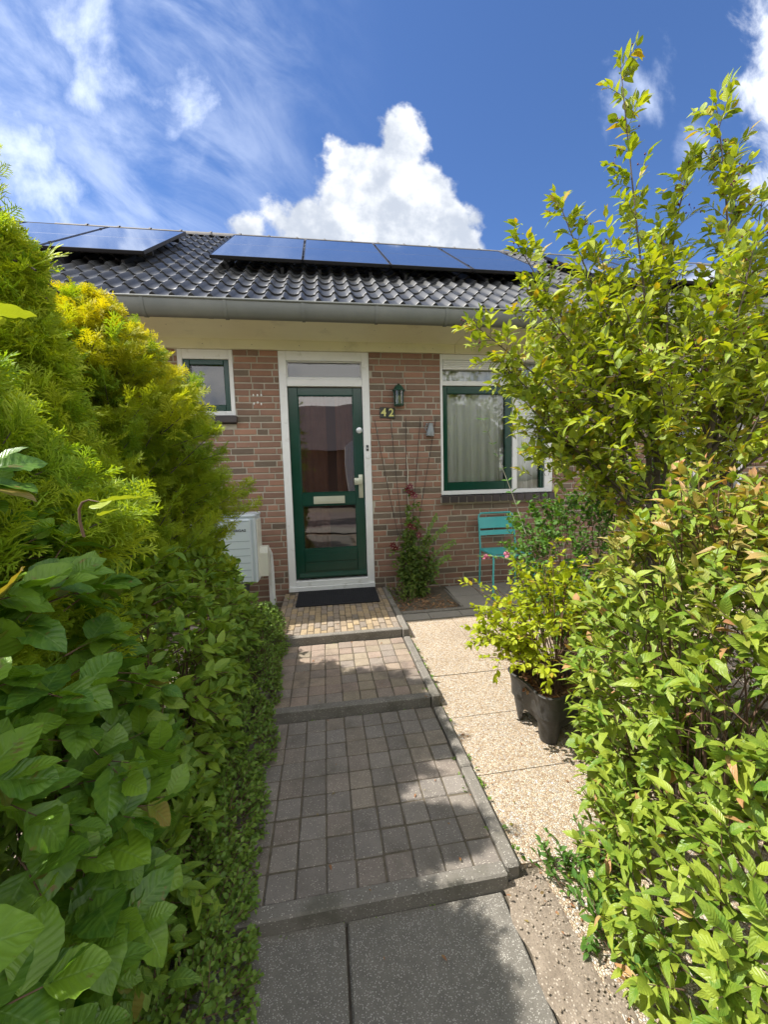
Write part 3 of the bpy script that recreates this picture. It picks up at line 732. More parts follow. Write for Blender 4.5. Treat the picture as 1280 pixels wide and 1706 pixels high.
for xa, xb, za, zb in ((-.285, .285, 1.017, 2.028), (-.285, .285, .418, .886)):   # glazing beads
    for q in ((xa, xa+.010, za, zb), (xb-.010, xb, za, zb)): mb.box(q[0], q[1], DY+.006, DY+.03, q[2], q[3], bev=.003)
    for q in ((xa+.010, xb-.010, za, za+.010), (xa+.010, xb-.010, zb-.010, zb)): mb.box(q[0], q[1], DY+.007, DY+.03, q[2], q[3], bev=.003)
for z in (.325, .225): 
    mb.box(-.272, .272, DY-.005, DY+.0005, z-.046, z+.040, bev=.004)
dl = obj('door_leaf', mb, M['green'], H)
mb = MB(); mb.prism([(DY-.034, .128), (DY-.034, .118), (DY, .112), (DY, .160)], -.345, .372, 0); obj('weather_bar', mb, M['green'], dl)
mb = MB(); mb.box(-.276, .276, DY+.014, DY+.020, 1.026, 2.019); mb.box(-.276, .276, DY+.014, DY+.020, .427, .877); obj('door_glass', mb, M['pane_dark'], dl)
mb = MB(); mb.box(-.165, .165, DY-.006, DY+.0005, .900, .980, bev=.003); mb.box(-.145, .145, DY-.011, DY-.0065, .918, .962, bev=.003); obj('letter_plate', mb, M['steel'], dl)
mb = MB(); mb.box(.318, .366, DY-.012, DY+.0005, .950, 1.200, bev=.004)
mb.tube([(.342, DY-.012, 1.130), (.342, DY-.045, 1.130)], .014, 12); mb.box(.268, .350, DY-.062, DY-.044, 1.092, 1.166, bev=.006)
mb.tube([(.342, DY-.0125, 1.035), (.342, DY-.020, 1.035)], .011, 14)
hd = obj('door_handle', mb, M['steel'], dl)
mb = MB(); mb.lathe([(.033, 0), (.032, .009), (.026, .012), (.010, .0125), (.010, .016), (.002, .016)], n=26, mt=Matrix.Translation((.343, DY, 1.666)) @ Matrix.Rotation(PI/2, 4, 'X')); obj('cylinder_lock', mb, M['chrome'], dl)
# --- windows
def window_part(kind_name='window'): 
    o = bpy.data.objects.new(kind_name, None); COL.objects.link(o); o.parent = H; return o
mb = MB(); bars(mb, 1.226, 2.543, .950, 2.455, .026, .096, .045, .058, FY, .12)
mb.box(1.252, 2.447, FY+.002, .12, 2.130, 2.178, bev=.003); mb.box(2.058, 2.112, FY+.0005, .12, .995, 2.130, bev=.003); mb.box(2.058, 2.112, FY+.0005, .12, 2.178, 2.397, bev=.003)
wf = obj('window_frame', mb, M['white'], H)
mb = MB()
for k in range(4): mb.box(1.262, 2.048, -.004-.001*k, .02, 2.316+k*.019, 2.330+k*.019, bev=.002)
mb.box(1.256, 2.054, .005, .05, 2.300, 2.394, bev=.002); obj('vent_grille', mb, M['white'], wf)
mb = MB(); bars(mb, 1.254, 2.056, .997, 2.127, .055, .078, .092, .080, .022, .09, .005); sash = obj('sash', mb, M['green'], wf)
mb = MB(); bars(mb, 2.404, 2.445, .997, 2.127, .020, .020, .0, .0, .022, .09, .004); obj('sash', mb, M['green'], wf)
mb = MB(); mb.box(1.309, 1.978, .050, .056, 1.089, 2.047); mb.box(2.113, 2.404, .050, .056, .996, 2.129); mb.box(1.253, 2.057, .050, .056, 2.179, 2.300); mb.box(2.113, 2.446, .050, .056, 2.179, 2.396); obj('pane', mb, M['pane'], wf)
mb = MB()
for j in range(14): 
    x = 1.215+j*.0965; mb.box(x, x+.086, -.058, .02, .868, .941, 0, bev=.004, mt=Matrix.Translation((0, 0, 0)))
mb.box(1.212, 2.56, -.046, .02, .862, .930, 1)
obj('window_sill', mb, [M['dark_brick'], M['mortar']], H)
mb = MB(); bars(mb, -1.411, -.895, 1.815, 2.455, .045, .040, .048, .090, FY, .12); sf = obj('window_frame', mb, M['white'], H)
mb = MB(); bars(mb, -1.365, -.936, 1.865, 2.363, .060, .052, .062, .050, .016, .08, .005); obj('sash', mb, M['green'], sf)
mb = MB(); mb.box(-1.304, -.989, .048, .054, 1.928, 2.312); obj('pane', mb, M['pane'], sf)
mb = MB(); mb.box(-1.425, -.880, -.060, .03, 1.742, 1.812, bev=.006); obj('window_sill', mb, M['dark_brick'], H)
mb = MB(); bars(mb, 3.752, 5.098, .56, 2.455, .06, .06, .06, .09, FY, .12); mb.box(4.40, 4.46, FY+.001, .12, .62, 2.365); nf = obj('window_frame', mb, M['white'], H)
mb = MB(); mb.box(3.813, 4.399, .05, .056, .621, 2.364); mb.box(4.461, 5.037, .05, .056, .621, 2.364); obj('pane', mb, M['pane'], nf)

# --- curtains
def curtain(x0, x1, z0, z1, y, amp, wl, m, label, seed):
    r = random.Random(seed); n = int((x1-x0)/.008); ph = [r.uniform(0, 6.28) for _ in range(3)]; mb = MB(); vs = []
    rows = 8
    for k in range(rows+1):
        z = z0+(z1-z0)*k/rows
        for i in range(n+1):
            x = x0+(x1-x0)*i/n; q = 2*PI*x/wl
            vs.append((x, y+amp*(math.sin(q+ph[0]+.7*math.sin(q*.31+ph[1]))+.35*math.sin(q*2.3+ph[2]+k*.05))*(1-.25*k/rows), z))
    mb.add(vs, [(k*(n+1)+i, k*(n+1)+i+1, (k+1)*(n+1)+i+1, (k+1)*(n+1)+i) for k in range(rows) for i in range(n)], 0, smooth=True)
    return tag(obj('curtain', mb, m), label, 'curtain')
curtain(1.21, 2.07, .93, 2.42, .115, .020, .125, M['curtain_white'], 'white net curtain behind the green-framed window pane', 3)
curtain(2.075, 2.56, .93, 2.42, .11, .018, .095, M['curtain_white'], 'white net curtain behind the narrow fixed pane right of the mullion', 4)
curtain(-.37, .0, .10, 2.14, .17, .018, .10, M['curtain_brown'], 'brown curtain behind the left side of the door glass', 5)
curtain(.10, .37, .95, 2.14, .19, .018, .085, M['curtain_brown'], 'brown curtain behind the right side of the upper door glass', 6)
curtain(3.75, 5.1, .5, 2.42, .19, .02, .12, M['curtain_white'], 'pale curtain behind the far right window beyond the berry tree', 8)

# ------------------------------------------------------------------ solar panels
pw, ph = .930, 1.72
def make_panel():
    t = thing('solar_panel', '', 'solar panel', 'solar panels on the roof'); LOCAL.add(t.name)
    mb = MB(); bars(mb, 0, pw, 0, ph, .010, .010, .010, .010, -.0, .035)
    mb.v = [(x, z, -y+.035) for x, y, z in mb.v]; obj('frame', mb, M['alu'], t)
    mb = MB(); mb.add([(.009, .009, .030), (pw-.009, .009, .030), (pw-.009, ph-.009, .030), (.009, ph-.009, .030), (.009, .009, .004), (pw-.009, .009, .004), (pw-.009, ph-.009, .004), (.009, ph-.009, .004)], [(0, 1, 2, 3), (7, 6, 5, 4)])
    g = obj('glass', mb, M['pv'], t); uvl = g.data.uv_layers.new(name='UVMap')
    for l in g.data.loops: v = g.data.vertices[l.vertex_index].co; uvl.data[l.index].uv = (v.x/pw, v.y/ph)
    for y in (.0, ):
        for q in (.20, 1.45): obj('clamp', one('box', -.0125, -.001, q, q+.04, .012, .042), M['black_metal'], t)
    for y in (.30, 1.38): obj('mounting_rail', one('box', .02, pw-.02, y, y+.035, -.05, -.003), M['black_metal'], t)
    for x in (.15, .70):
        mb = MB(); mb.box(x, x+.03, -.02, .34, -.12, -.052); obj('roof_hook', mb, M['black_metal'], t)
    return t
def copy_thing(o):
    c = o.copy(); COL.objects.link(c); LOCAL.add(c.name)
    for ch in o.children:
        d = ch.copy(); COL.objects.link(d); d.parent = c
        for g in ch.children:
            e = g.copy(); COL.objects.link(e); e.parent = d
    return c
pan = make_panel(); first = True
lab = {0: ['leftmost of the four dark solar panels above the front door', 'second from left of the four solar panels above the front door', 'second from right of the four solar panels above the front door', 'rightmost of the four solar panels above the main window'],
       1: ['rightmost of the solar panels on the roof left of the bare tile strip', 'second from right of the solar panels left of the bare tile strip', 'third from right of the solar panels left of the bare tile strip', 'leftmost solar panel, behind the pointed conifer'],
       2: ['solar panel just right of the right-hand bare tile strip, behind the berry tree', 'second solar panel from the right-hand tile strip, behind the berry tree', 'rightmost solar panel, far behind the berry tree']}
for gi, x0, n, sgn in ((0, -1.115, 4, 1), (1, -1.73-pw, 4, -1), (2, 3.27, 3, 1)):
    for k in range(n):
        if gi == 1 and k == 3: continue
        o = pan if first else copy_thing(pan); first = False
        o.location = rp(x0+sgn*k*(pw+.0135), 1.14, .125); o.rotation_euler = (TH, 0, 0)
        L = lab[gi][k]
        if gi == 1 and k == 2: L = lab[1][3]
        o['label'] = L
# ------------------------------------------------------------------ things on and by the wall
t = thing('wall_lamp', 'small dark green lantern with domed cap mounted on the brick wall', 'lamp', loc=(.757, 0, 2.0))
mb = MB(); mb.box(.722, .792, -.012, -.0005, 1.93, 2.07, bev=.004); mb.box(.74, .774, -.045, -.012, 2.045, 2.065, bev=.004); obj('back_plate', mb, M['lamp_green'], t)
mb = MB(); c = (.757, -.062, 0)
mb.lathe([(.066, 2.052), (.068, 2.060), (.060, 2.068), (.050, 2.085), (.040, 2.100), (.026, 2.113), (.012, 2.120), (.006, 2.128), (.001, 2.130)], c, 24); obj('cap', mb, M['lamp_green'], t)
mb = MB()
for k in range(6):
    a = 2*PI*k/6+.3; mb.tube([(c[0]+.050*math.cos(a), c[1]+.046*math.sin(a), 1.912), (c[0]+.056*math.cos(a), c[1]+.052*math.sin(a), 2.055)], .0048, 6)
mb.lathe([(.030, 1.898), (.052, 1.903), (.055, 1.914), (.050, 1.918)], c, 24); obj('cage', mb, M['lamp_green'], t)
mb = MB(); mb.lathe([(.046, 1.915), (.051, 2.052)], c, 20); obj('lamp_glass', mb, glass_mat('lamp_glass', (.55, .62, .5)), t)
mb = MB(); mb.lathe([(.010, 1.92), (.012, 1.955), (.017, 1.975), (.015, 1.995), (.006, 2.010), (.001, 2.014)], c, 14); obj('bulb', mb, M['bulb'], t)
# house number
t = thing('house_number', 'black plaque with the yellow figures 42 beside the door', 'house number', loc=(.643, 0, 1.84))
mt = Matrix.Translation((.642, 0, 1.840)) @ Matrix.Rotation(math.radians(1.5), 4, 'Y')
mb = MB(); mb.box(-.079, -.002, -.014, -.001, -.055, .057, bev=.004, mt=mt); mb.box(.0, .079, -.0145, -.001, -.058, .053, bev=.004, mt=mt); obj('plaque', mb, M['plaque'], t)
def text_obj(s, size, m, name, ext=.0012, bold=0.0, sx=1.0):
    cu = bpy.data.curves.new(name, 'FONT'); cu.body = s; cu.size = size; cu.extrude = ext; cu.align_x = 'CENTER'; cu.align_y = 'CENTER'; cu.offset = bold
    tmp = bpy.data.objects.new(name, cu); COL.objects.link(tmp); dg = bpy.context.evaluated_depsgraph_get(); me = bpy.data.meshes.new_from_object(tmp.evaluated_get(dg))
    bpy.data.objects.remove(tmp); o = bpy.data.objects.new(name, me); COL.objects.link(o); me.materials.clear(); me.materials.append(m); return o
for ch, x in (('4', -.040), ('2', .040)):
    o = text_obj(ch, .112, M['digit'], 'figure', .0015, .0022); o.data.transform(Matrix.Translation((.642, -.0165, 1.839)) @ Matrix.Rotation(math.radians(1.5), 4, 'Y') @ Matrix.Translation((x, 0, 0)) @ Matrix.Rotation(PI/2, 4, 'X')); adopt(o, t)
# wall jug
mb = MB(); mt = Matrix.Translation((1.092, -.040, 1.590)) @ Matrix.Rotation(math.radians(6), 4, 'Y')
mb.lathe([(.044, 0), (.046, .006), (.040, .05), (.031, .09), (.024, .118), (.027, .135), (.022, .137), (.018, .12)], n=20, mt=mt, sy=.8)
jug = obj('wall_jug', mb, M['pewter']); tag(jug, 'small grey metal jug hanging on the brick wall left of the window', 'jug')
mb = MB(); mb.tube([mt @ Vector((-.026, 0, .112)), mt @ Vector((-.055, 0, .108)), mt @ Vector((-.060, 0, .075)), mt @ Vector((-.038, 0, .045))], .0045, 6); mb.lathe([(.004, 0), (.010, .008), (.010, .016), (.003, .022)], n=10, mt=mt @ Matrix.Translation((-.045, 0, .112))); obj('jug_handle', mb, M['pewter'], jug)
mb = MB(); mb.tube([(1.092, 0, 1.735), (1.092, -.045, 1.730)], .003, 6); obj('hook', mb, M['black_metal'], jug)
# trellis: five thin rods fanned on the wall
mb = MB()
t = thing('fan_trellis', 'fan of five thin dark rods on the brick wall above the climber', 'trellis', loc=(.84, -.02, -.12))
for k, (x, z) in enumerate(((.502, 1.766), (.672, 1.777), (.838, 1.79), (.998, 1.790), (1.168, 1.775))):
    mb = MB(); bx = .82+(k-2)*.022; mb.tube([(x, -.012, z), (bx+(x-bx)*.5, -.018, .98), (bx, -.045, .25), (bx-.005*k, -.06, -.12)], .0028, 6); obj('rod', mb, M['cable'], t)
mb = MB(); mb.tube([(.842, -.010, 1.40), (.838, -.022, 1.34), (.849, -.020, 1.22), (.840, -.03, 1.0), (.846, -.03, .8), (.838, -.05, .45), (.85, -.06, -.05)], [.003, .004, .006, .0045, .006, .006, .007], 6); obj('stem_tie', mb, M['palestem'], t)
# doormat
t = thing('doormat', 'black ribbed rubber doormat lying in front of the green door', 'doormat', loc=(.045, -.25, -.04))
mb = MB(); mt = Matrix.Translation((.045, -.255, -.0265)) @ Matrix.Rotation(math.radians(-.6), 4, 'Z') @ Matrix.Rotation(math.radians(1.7), 4, 'X'); mb.box(-.405, .405, -.215, .215, -.008, .008, bev=.003, mt=mt)
for i in range(38):
    x = -.392+i*.0207; mb.box(x, x+.010, -.205, .205, .0085, .0135, 0, (1, 1, 1), .002, mt)
for j in range(16):
    y = -.197+j*.0262; mb.box(-.395, .395, y-.002, y+.002, .0083, .0112, 0, (1, 1, 1), 0, mt)
obj('mat_pad', mb, M['rubber'], t)
# heat pump
t = thing('heat_pump', 'white outdoor heat pump unit with ribbed front against the brick wall', 'heat pump', loc=(-1.06, -.45, -.2))
mb = MB(); mb.box(-1.50, -.664, -.60, -.30, .252, .862, bev=.014)
mb.box(-1.485, -.700, -.625, -.598, .27, .835, bev=.010)
mb.box(-1.505, -.660, -.607, -.293, .846, .872, bev=.008)
cas = obj('casing', mb, M['hp_white'], t)
mb = MB()
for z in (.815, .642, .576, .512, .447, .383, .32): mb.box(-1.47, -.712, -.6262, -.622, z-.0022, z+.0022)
obj('groove_shade', mb, M['hp_groove_shade'], cas)  # flat grey strips paint the shade of the grooves across the casing
mb = MB(); mb.box(-.664, -.655, -.56, -.34, .28, .82, bev=.003); obj('side_panel', mb, M['hp_cream'], cas)
o = text_obj('INTERGAS', .030, M['hp_dark'], 'lettering', .0008, .0006)
o.data.transform(Matrix.Translation((-.822, -.6262, .735)) @ Matrix.Rotation(PI/2, 4, 'X') @ Matrix.Scale(1.2, 4, (1, 0, 0))); adopt(o, cas)
mb = MB(); mb.prism([(-.50, .29), (-.50, .505), (-.46, .56), (-.385, .56), (-.37, .50), (-.37, .29)], -.655, -.585, 0); obj('valve_cover', mb, M['hp_cream'], t)
mb = MB(); mb.tube([(-.625, -.40, .48), (-.615, -.30, .50), (-.612, -.20, .44), (-.612, -.15, .3), (-.612, -.13, -.12)], .030, 14); obj('pipe_duct', mb, M['white'], t)
for x in (-1.36, -.80):
    mb = MB(); mb.box(x-.03, x+.03, -.62, -.28, .18, .252, bev=.008); mb.box(x-.02, x+.02, -.50, -.40, -.30, .18, bev=.004); obj('foot', mb, M['hp_dark'], t)
# chair
t = thing('garden_chair', 'turquoise metal garden chair with slatted back under the window', 'chair', loc=(1.83, -.26, -.085))
x0, x1 = 1.612, 2.030; zf = -.082; rr = .0095
mb = MB()
yb = lambda z: -.10+(.05*(z-.36)/.40 if z > .36 else -.02*(z-.36)/-.44)
arc = [(x0, -.115, zf+.001), (x0+.003, -.135, .37), (x0+.006, -.105, .55), (x0+.010, -.075, .69)]
corner = [(x0+.016, -.070, .722), (x0+.040, -.067, .742)]
mir = lambda p: (x0+x1-p[0], p[1], p[2])
full = arc+corner+[mir(p) for p in (arc+corner)[::-1]]
mb.tube(full, rr, 10); obj('back_frame', mb, M['turq'], t)
for za, zb, in ((.575, .695), (.500, .552)):
    mb = MB(); ns = 10; vs = []
    for i in range(ns+1):
        x = x0+.010+(x1-x0-.02)*i/ns; bow = .016*math.sin(PI*i/ns)
        for (z, e) in ((za, 0), (zb, 0)):
            y = -.105+(z-.55)*.2+bow; vs += [(x, y, z), (x, y+.003, z)]
    fs = []
    for i in range(ns):
        a = i*4; fs += [(a, a+4, a+6, a+2), (a+1, a+3, a+7, a+5), (a, a+1, a+5, a+4), (a+2, a+6, a+7, a+3)]
    mb.add(vs, fs, 0, smooth=False); obj('backrest', mb, M['turq'], t)
mb = MB(); 
for k in range(6): mb.box(x0+.008, x1-.008, -.165-k*.062, -.118-k*.062, .357, .361, bev=.001)
mb.box(x0+.004, x0+.024, -.50, -.11, .340, .3565, bev=.003); mb.box(x1-.024, x1-.004, -.50, -.11, .340, .3565, bev=.003); mb.box(x0+.026, x1-.026, -.505, -.492, .335, .3565, bev=.003)
obj('seat', mb, M['turq'], t)
for s_ in (0, 1):
    pts = [(x0+.012, -.14, .345), (x0+.010, -.40, .349), (x0+.006, -.47, .340), (x0-.006, -.495, .300), (x0-.020, -.515, zf-.018)]
    if s_: pts = [mir(p) for p in pts]
    mb = MB(); mb.tube(pts, rr, 10); obj('leg', mb, M['turq'], t)

# ------------------------------------------------------------------ plant pot
PC = (1.135, -2.285)
def pot():
    mb = MB(); n = 96; zb = pz(PC[1])+.002; zt = .065; rows = 12; rot = math.radians(8)
    def R(a, k): return (.150+.040*k)*(1+.155*math.cos(4*(a-PI/4-rot))+.02*math.cos(8*(a-PI/4-rot)))
    out = []
    for i in range(rows+1):
        f = i/rows
        for j in range(n):
            a = 2*PI*j/n; leg = max(0, math.cos(4*(a-PI/4-rot)))**.8; zlow = zb+.085*(1-min(1, leg*1.7)); z = zlow+(zt-zlow)*f
            r = R(a, f); out.append((PC[0]+r*math.cos(a), PC[1]+r*math.sin(a), z))
    fs = [(i*n+j, i*n+(j+1) % n, (i+1)*n+(j+1) % n, (i+1)*n+j) for i in range(rows) for j in range(n)]
    mb.add(out, fs, 0, smooth=True)
    rim = []
    for (dr, dz) in ((0, 0), (.008, .002), (.010, .008), (.004, .012), (-.006, .010), (-.010, -.04), (-.012, -.12)):
        for j in range(n):
            a = 2*PI*j/n; r = R(a, 1)+dr; rim.append((PC[0]+r*math.cos(a), PC[1]+r*math.sin(a), zt+dz))
    mb.add(rim, [(i*n+j, i*n+(j+1) % n, (i+1)*n+(j+1) % n, (i+1)*n+j) for i in range(6) for j in range(n)], 0, smooth=True)
    # inner skin of the legs and a bottom
    bot = [(PC[0]+(R(2*PI*j/n, 0)-.012)*math.cos(2*PI*j/n), PC[1]+(R(2*PI*j/n, 0)-.012)*math.sin(2*PI*j/n), zb+.090) for j in range(n)]
    mb.add(bot, [tuple(range(n))])
    return mb, R, zt
pm, PR, pzt = pot()
PT = thing('plant_pot', 'black plastic four-lobed pot standing on the gravel tiles', 'pot', loc=(PC[0], PC[1], -.2))
obj('pot_shell', pm, M['pot'], PT)
mb = MB(); n = 48; mb.add([(PC[0]+(PR(2*PI*j/n, 1)-.012)*math.cos(2*PI*j/n), PC[1]+(PR(2*PI*j/n, 1)-.012)*math.sin(2*PI*j/n), pzt-.05) for j in range(n)], [tuple(range(n))])
for k in range(420):
    a = random.uniform(0, 2*PI); r = math.sqrt(random.random())*.165; l = random.uniform(.01, .03); w = random.uniform(.005, .012)
    mt = Matrix.Translation((PC[0]+r*math.cos(a), PC[1]+r*math.sin(a), pzt-.046+random.random()**2*.02)) @ Matrix.Rotation(random.uniform(0, PI), 4, 'Z') @ Matrix.Rotation(random.gauss(0, .35), 4, 'Y') @ Matrix.Rotation(random.gauss(0, .35), 4, 'X')
    mb.box(-l/2, l/2, -w/2, w/2, -.002, .002, 0, random.choice([(1, 1, 1), (1.5, 1.4, 1.2), (.6, .5, .45), (1.3, .9, .7)]), 0, mt)
obj('potting_soil', mb, M['mulch'], PT)

# ------------------------------------------------------------------ vegetation
M['leaf_beech'] = leaf_mat('beech_leaf', (.050, .135, .022), (.175, .30, .026), .33, (1.6, 1.6, .35), .36, .50, (.30, .17, .06), .85, vcol=(.17, .29, .07))
M['leaf_shrub'] = leaf_mat('shrub_leaf', (.085, .19, .03), (.22, .32, .034), .36, (1.7, 1.5, .35), .45, .25, (.25, .15, .04))
M['leaf_low'] = leaf_mat('low_leaf', (.09, .185, .033), (.19, .29, .045), .34, (1.5, 1.5, .4), .5)
M['leaf_hedge'] = leaf_mat('hedge_leaf', (.09, .20, .020), (.31, .38, .045), .27, (1.5, 1.4, .35), .38, .25, (.58, .27, .15), .45, vcol=(.30, .36, .09))
M['leaf_tree'] = leaf_mat('berry_tree_leaf', (.12, .21, .022), (.38, .43, .04), .32, (1.6, 1.5, .3), .42, .15, (.45, .30, .04), .15)
M['leaf_pot'] = leaf_mat('yellow_leaf', (.26, .36, .015), (.42, .47, .02), .40, (1.4, 1.3, .4), .42, .2, (.45, .30, .03))
M['leaf_mid'] = leaf_mat('round_leaf', (.055, .15, .03), (.12, .24, .035), .35, (1.6, 1.5, .35), .45, .15, (.35, .18, .06))
M['leaf_clem'] = leaf_mat('climber_leaf', (.04, .10, .02), (.14, .20, .03), .32, (1.6, 1.5, .4), .5, .2)
M['con_a'] = leaf_mat('conifer_green', (.15, .31, .028), (.40, .50, .032), .46, (1.5, 1.35, .3), .55, 0, (.55, .56, .03))
M['con_b'] = leaf_mat('conifer_gold', (.14, .28, .024), (.38, .46, .026), .46, (1.5, 1.35, .3), .55, 0, (.62, .52, .012))
T_BEECH = [leaf_template(10, ovate(.37, .46, .82), .20, cu, .022, 3.5, .045, (-1, -.5, 0, .5, 1)) for cu in (.02, .22, .48)]
T_OV = [leaf_template(6, ovate(.23, .42, 1.0), .30, cu, .010, 2) for cu in (.08, .30, .55)]
T_OVW = [leaf_template(6, ovate(.30, .45, .8), .25, cu, .012, 2) for cu in (.05, .25, .45)]
T_LAN = [leaf_template(6, ovate(.20, .42, 1.0), .30, cu, .014, 2) for cu in (-.1, .30, .65, .95)]
T_SM = [leaf_template(3, ovate(.30, .5, .8), .2, cu, 0) for cu in (.05, .3)]
T_RND = [leaf_template(5, ovate(.40, .5, .6), .2, cu, .01, 2) for cu in (.05, .25)]
def V3(*a): return np.array(a, float)
def plant(name, label, cat, loc, group=None): return thing(name, label, cat, group, loc)
def twigs_from(center_fn, P, SB, r=.004, n=4, frac=1.0):
    """supporting branches from the plant's base out to the shoot roots"""
    N = len(P); s = rng.random(N) < frac; Q = P[s]; B = center_fn(Q)
    mid = (B+Q)/2+rng.normal(0, .03, Q.shape); mid[:, 2] += .05
    SB.tubes(B, mid, Q, r, r*.4, n=n, seg=4)
def hedge(name, label, cat, loc, ells, layers, lm, tpls, size, k, length, base_xy, zmin=-.26, zone=None, phyl='alt', spread=55, sag=.12, agef=None, upm=.35, stemw=.006, nst=60, tm='twig', foliage='foliage'):
    LB, SB = Batch(), Batch()
    for N, inner, szk in layers:
        P, Nn = ell_surface(ells, N, zmin, zone, inner)
        L = rng.uniform(length[0], length[1], len(P)); D = nrm(Nn+np.array([0, 0, 1.])*upm*rng.uniform(.3, 1.6, (len(P), 1))+rng.normal(0, .28, P.shape))
        base = P-D*(L*.85)[:, None]
        shoots(LB, SB, base, D, L, k, tpls, (size[0]*szk, size[1]*szk), spread, phyl, sag, .9, Nn*.6, agef)
    P, Nn = ell_surface(ells, nst, zmin, zone, .35)
    bf = lambda Q: np.stack([Q[:, 0]*.35+base_xy[0]*.65+rng.normal(0, .06, len(Q)), Q[:, 1]*.75+base_xy[1]*.25+rng.normal(0, .05, len(Q)), np.full(len(Q), -.27)], 1)
    twigs_from(bf, P-Nn*.06, SB, stemw)
    t = plant(name, label, cat, loc); LB.build(foliage, M[lm], t); SB.build('stem', M[tm], t); return t

# large-leaved beech hedge, nearest on the left
A_ELL = [((-.82, -3.72, .58), (.40, .42, .70)), ((-.85, -3.32, .53), (.40, .40, .70)), ((-1.02, -2.95, .34), (.38, .32, .60)), ((-.80, -4.2, .4), (.34, .4, .62)), ((-1.35, -3.5, .45), (.45, .7, .66))]
beech = hedge('beech_hedge', 'dense hedge of large rounded dark green leaves filling the lower left corner', 'hedge', (-.85, -3.5, -.25), A_ELL,
      [(640, 0, 1), (460, .16, 1), (300, .35, .9)], 'leaf_beech', T_BEECH, (.070, .108), 4, (.08, .16), (-.9, -3.5), zone=lambda p: (p[:, 0] < -.40) & (((p[:, 0]-CX)**2+(p[:, 1]-CY)**2+(p[:, 2]-CZ)**2) > .40**2), spread=66, sag=.25, upm=.15, nst=60, stemw=.005, agef=lambda p: (rng.random(len(p)) < .05)*rng.uniform(.3, .9, len(p)))
# single bright leaves that stand clear of the hedge
LB, SB = Batch(), Batch()
for p0, p1, sz in (((-.66, -3.40, .9), (-.505, -3.50, 1.425), .06), ((-.46, -3.40, 1.09), (-.42, -3.42, 1.150), .065)):
    p0, p1 = V3(*p0), V3(*p1); SB.tubes(p0[None], ((p0+p1)/2+V3(-.03, 0, .05))[None], p1[None], .003, .0015, 5, 5)
    for q, (dx, dy, dz) in enumerate(((.5, .2, .05), (-.2, .7, .15), (.6, -.3, .2))):
        LB.leaves(T_BEECH[0], (p1-V3(0, 0, .012*q))[None], V3(dx, dy, dz)[None], V3(-.3, 0, 1)[None], sz*(1-.15*q), rnd=np.array([1.0]))
o = LB.build('high_leaf', M['leaf_hedge'], beech); SB.build('high_twig', M['twig'], beech)

# pointed-leaf shrub row behind it
B_ELL = [((-.88, -2.62, .38), (.42, .45, .62)), ((-.86, -2.15, .36), (.38, .45, .61)), ((-.90, -1.68, .30), (.38, .42, .60)), ((-.98, -1.24, .20), (.36, .36, .54)), ((-.64, -3.05, .0), (.22, .50, .34)), ((-.66, -2.55, .05), (.20, .3, .34))]
hedge('pointed_leaf_shrub', 'mid green shrub with drooping pointed leaves between the beech hedge and the low plants', 'shrub', (-.93, -2.0, -.25), B_ELL,
      [(820, 0, 1), (520, .2, 1), (300, .45, .9)], 'leaf_shrub', T_OV+T_OVW[:1], (.048, .084), 8, (.12, .24), (-.95, -2.0), spread=58, sag=.45, upm=.35, phyl='alt', zone=lambda p: (p[:, 0] < -.40))
# low small-leaved plants at the path edge
C_ELL = [((-.50, -2.75, -.16), (.175, .36, .24)), ((-.53, -2.25, -.14), (.19, .36, .26)), ((-.56, -1.75, -.10), (.20, .36, .27)), ((-.58, -1.28, -.08), (.205, .34, .25)), ((-.62, -.88, -.06), (.19, .30, .20)), ((-.46, -3.15, -.20), (.17, .34, .22)), ((-.48, -3.5, -.22), (.17, .34, .2))]
hedge('low_edging_shrub', 'low small-leaved green shrub running along the left edge of the brick path', 'shrub', (-.55, -1.8, -.25), C_ELL,
      [(3000, 0, 1), (1300, .2, 1)], 'leaf_low', T_SM, (.014, .026), 9, (.05, .10), (-.58, -1.8), spread=60, sag=.05, upm=.5, phyl='spi', nst=90, stemw=.003)
# weeds by the wall
LB, SB = Batch(), Batch(); N = 90
P = np.stack([rng.uniform(-.85, -.47, N), rng.uniform(-.62, -.06, N), np.full(N, -.24)], 1); D = nrm(rng.normal(0, .4, (N, 3))+V3(0, 0, 1)); shoots(LB, SB, P, D, rng.uniform(.12, .30, N), 8, T_SM, (.018, .034), 55, 'alt', .2)
t = plant('weed_patch', 'tangle of small green weeds beneath the heat pump by the wall', 'weeds', (-.66, -.35, -.24)); t['kind'] = 'stuff'; LB.build('foliage', M['leaf_shrub'], t); SB.build('stem', M['twig'], t)

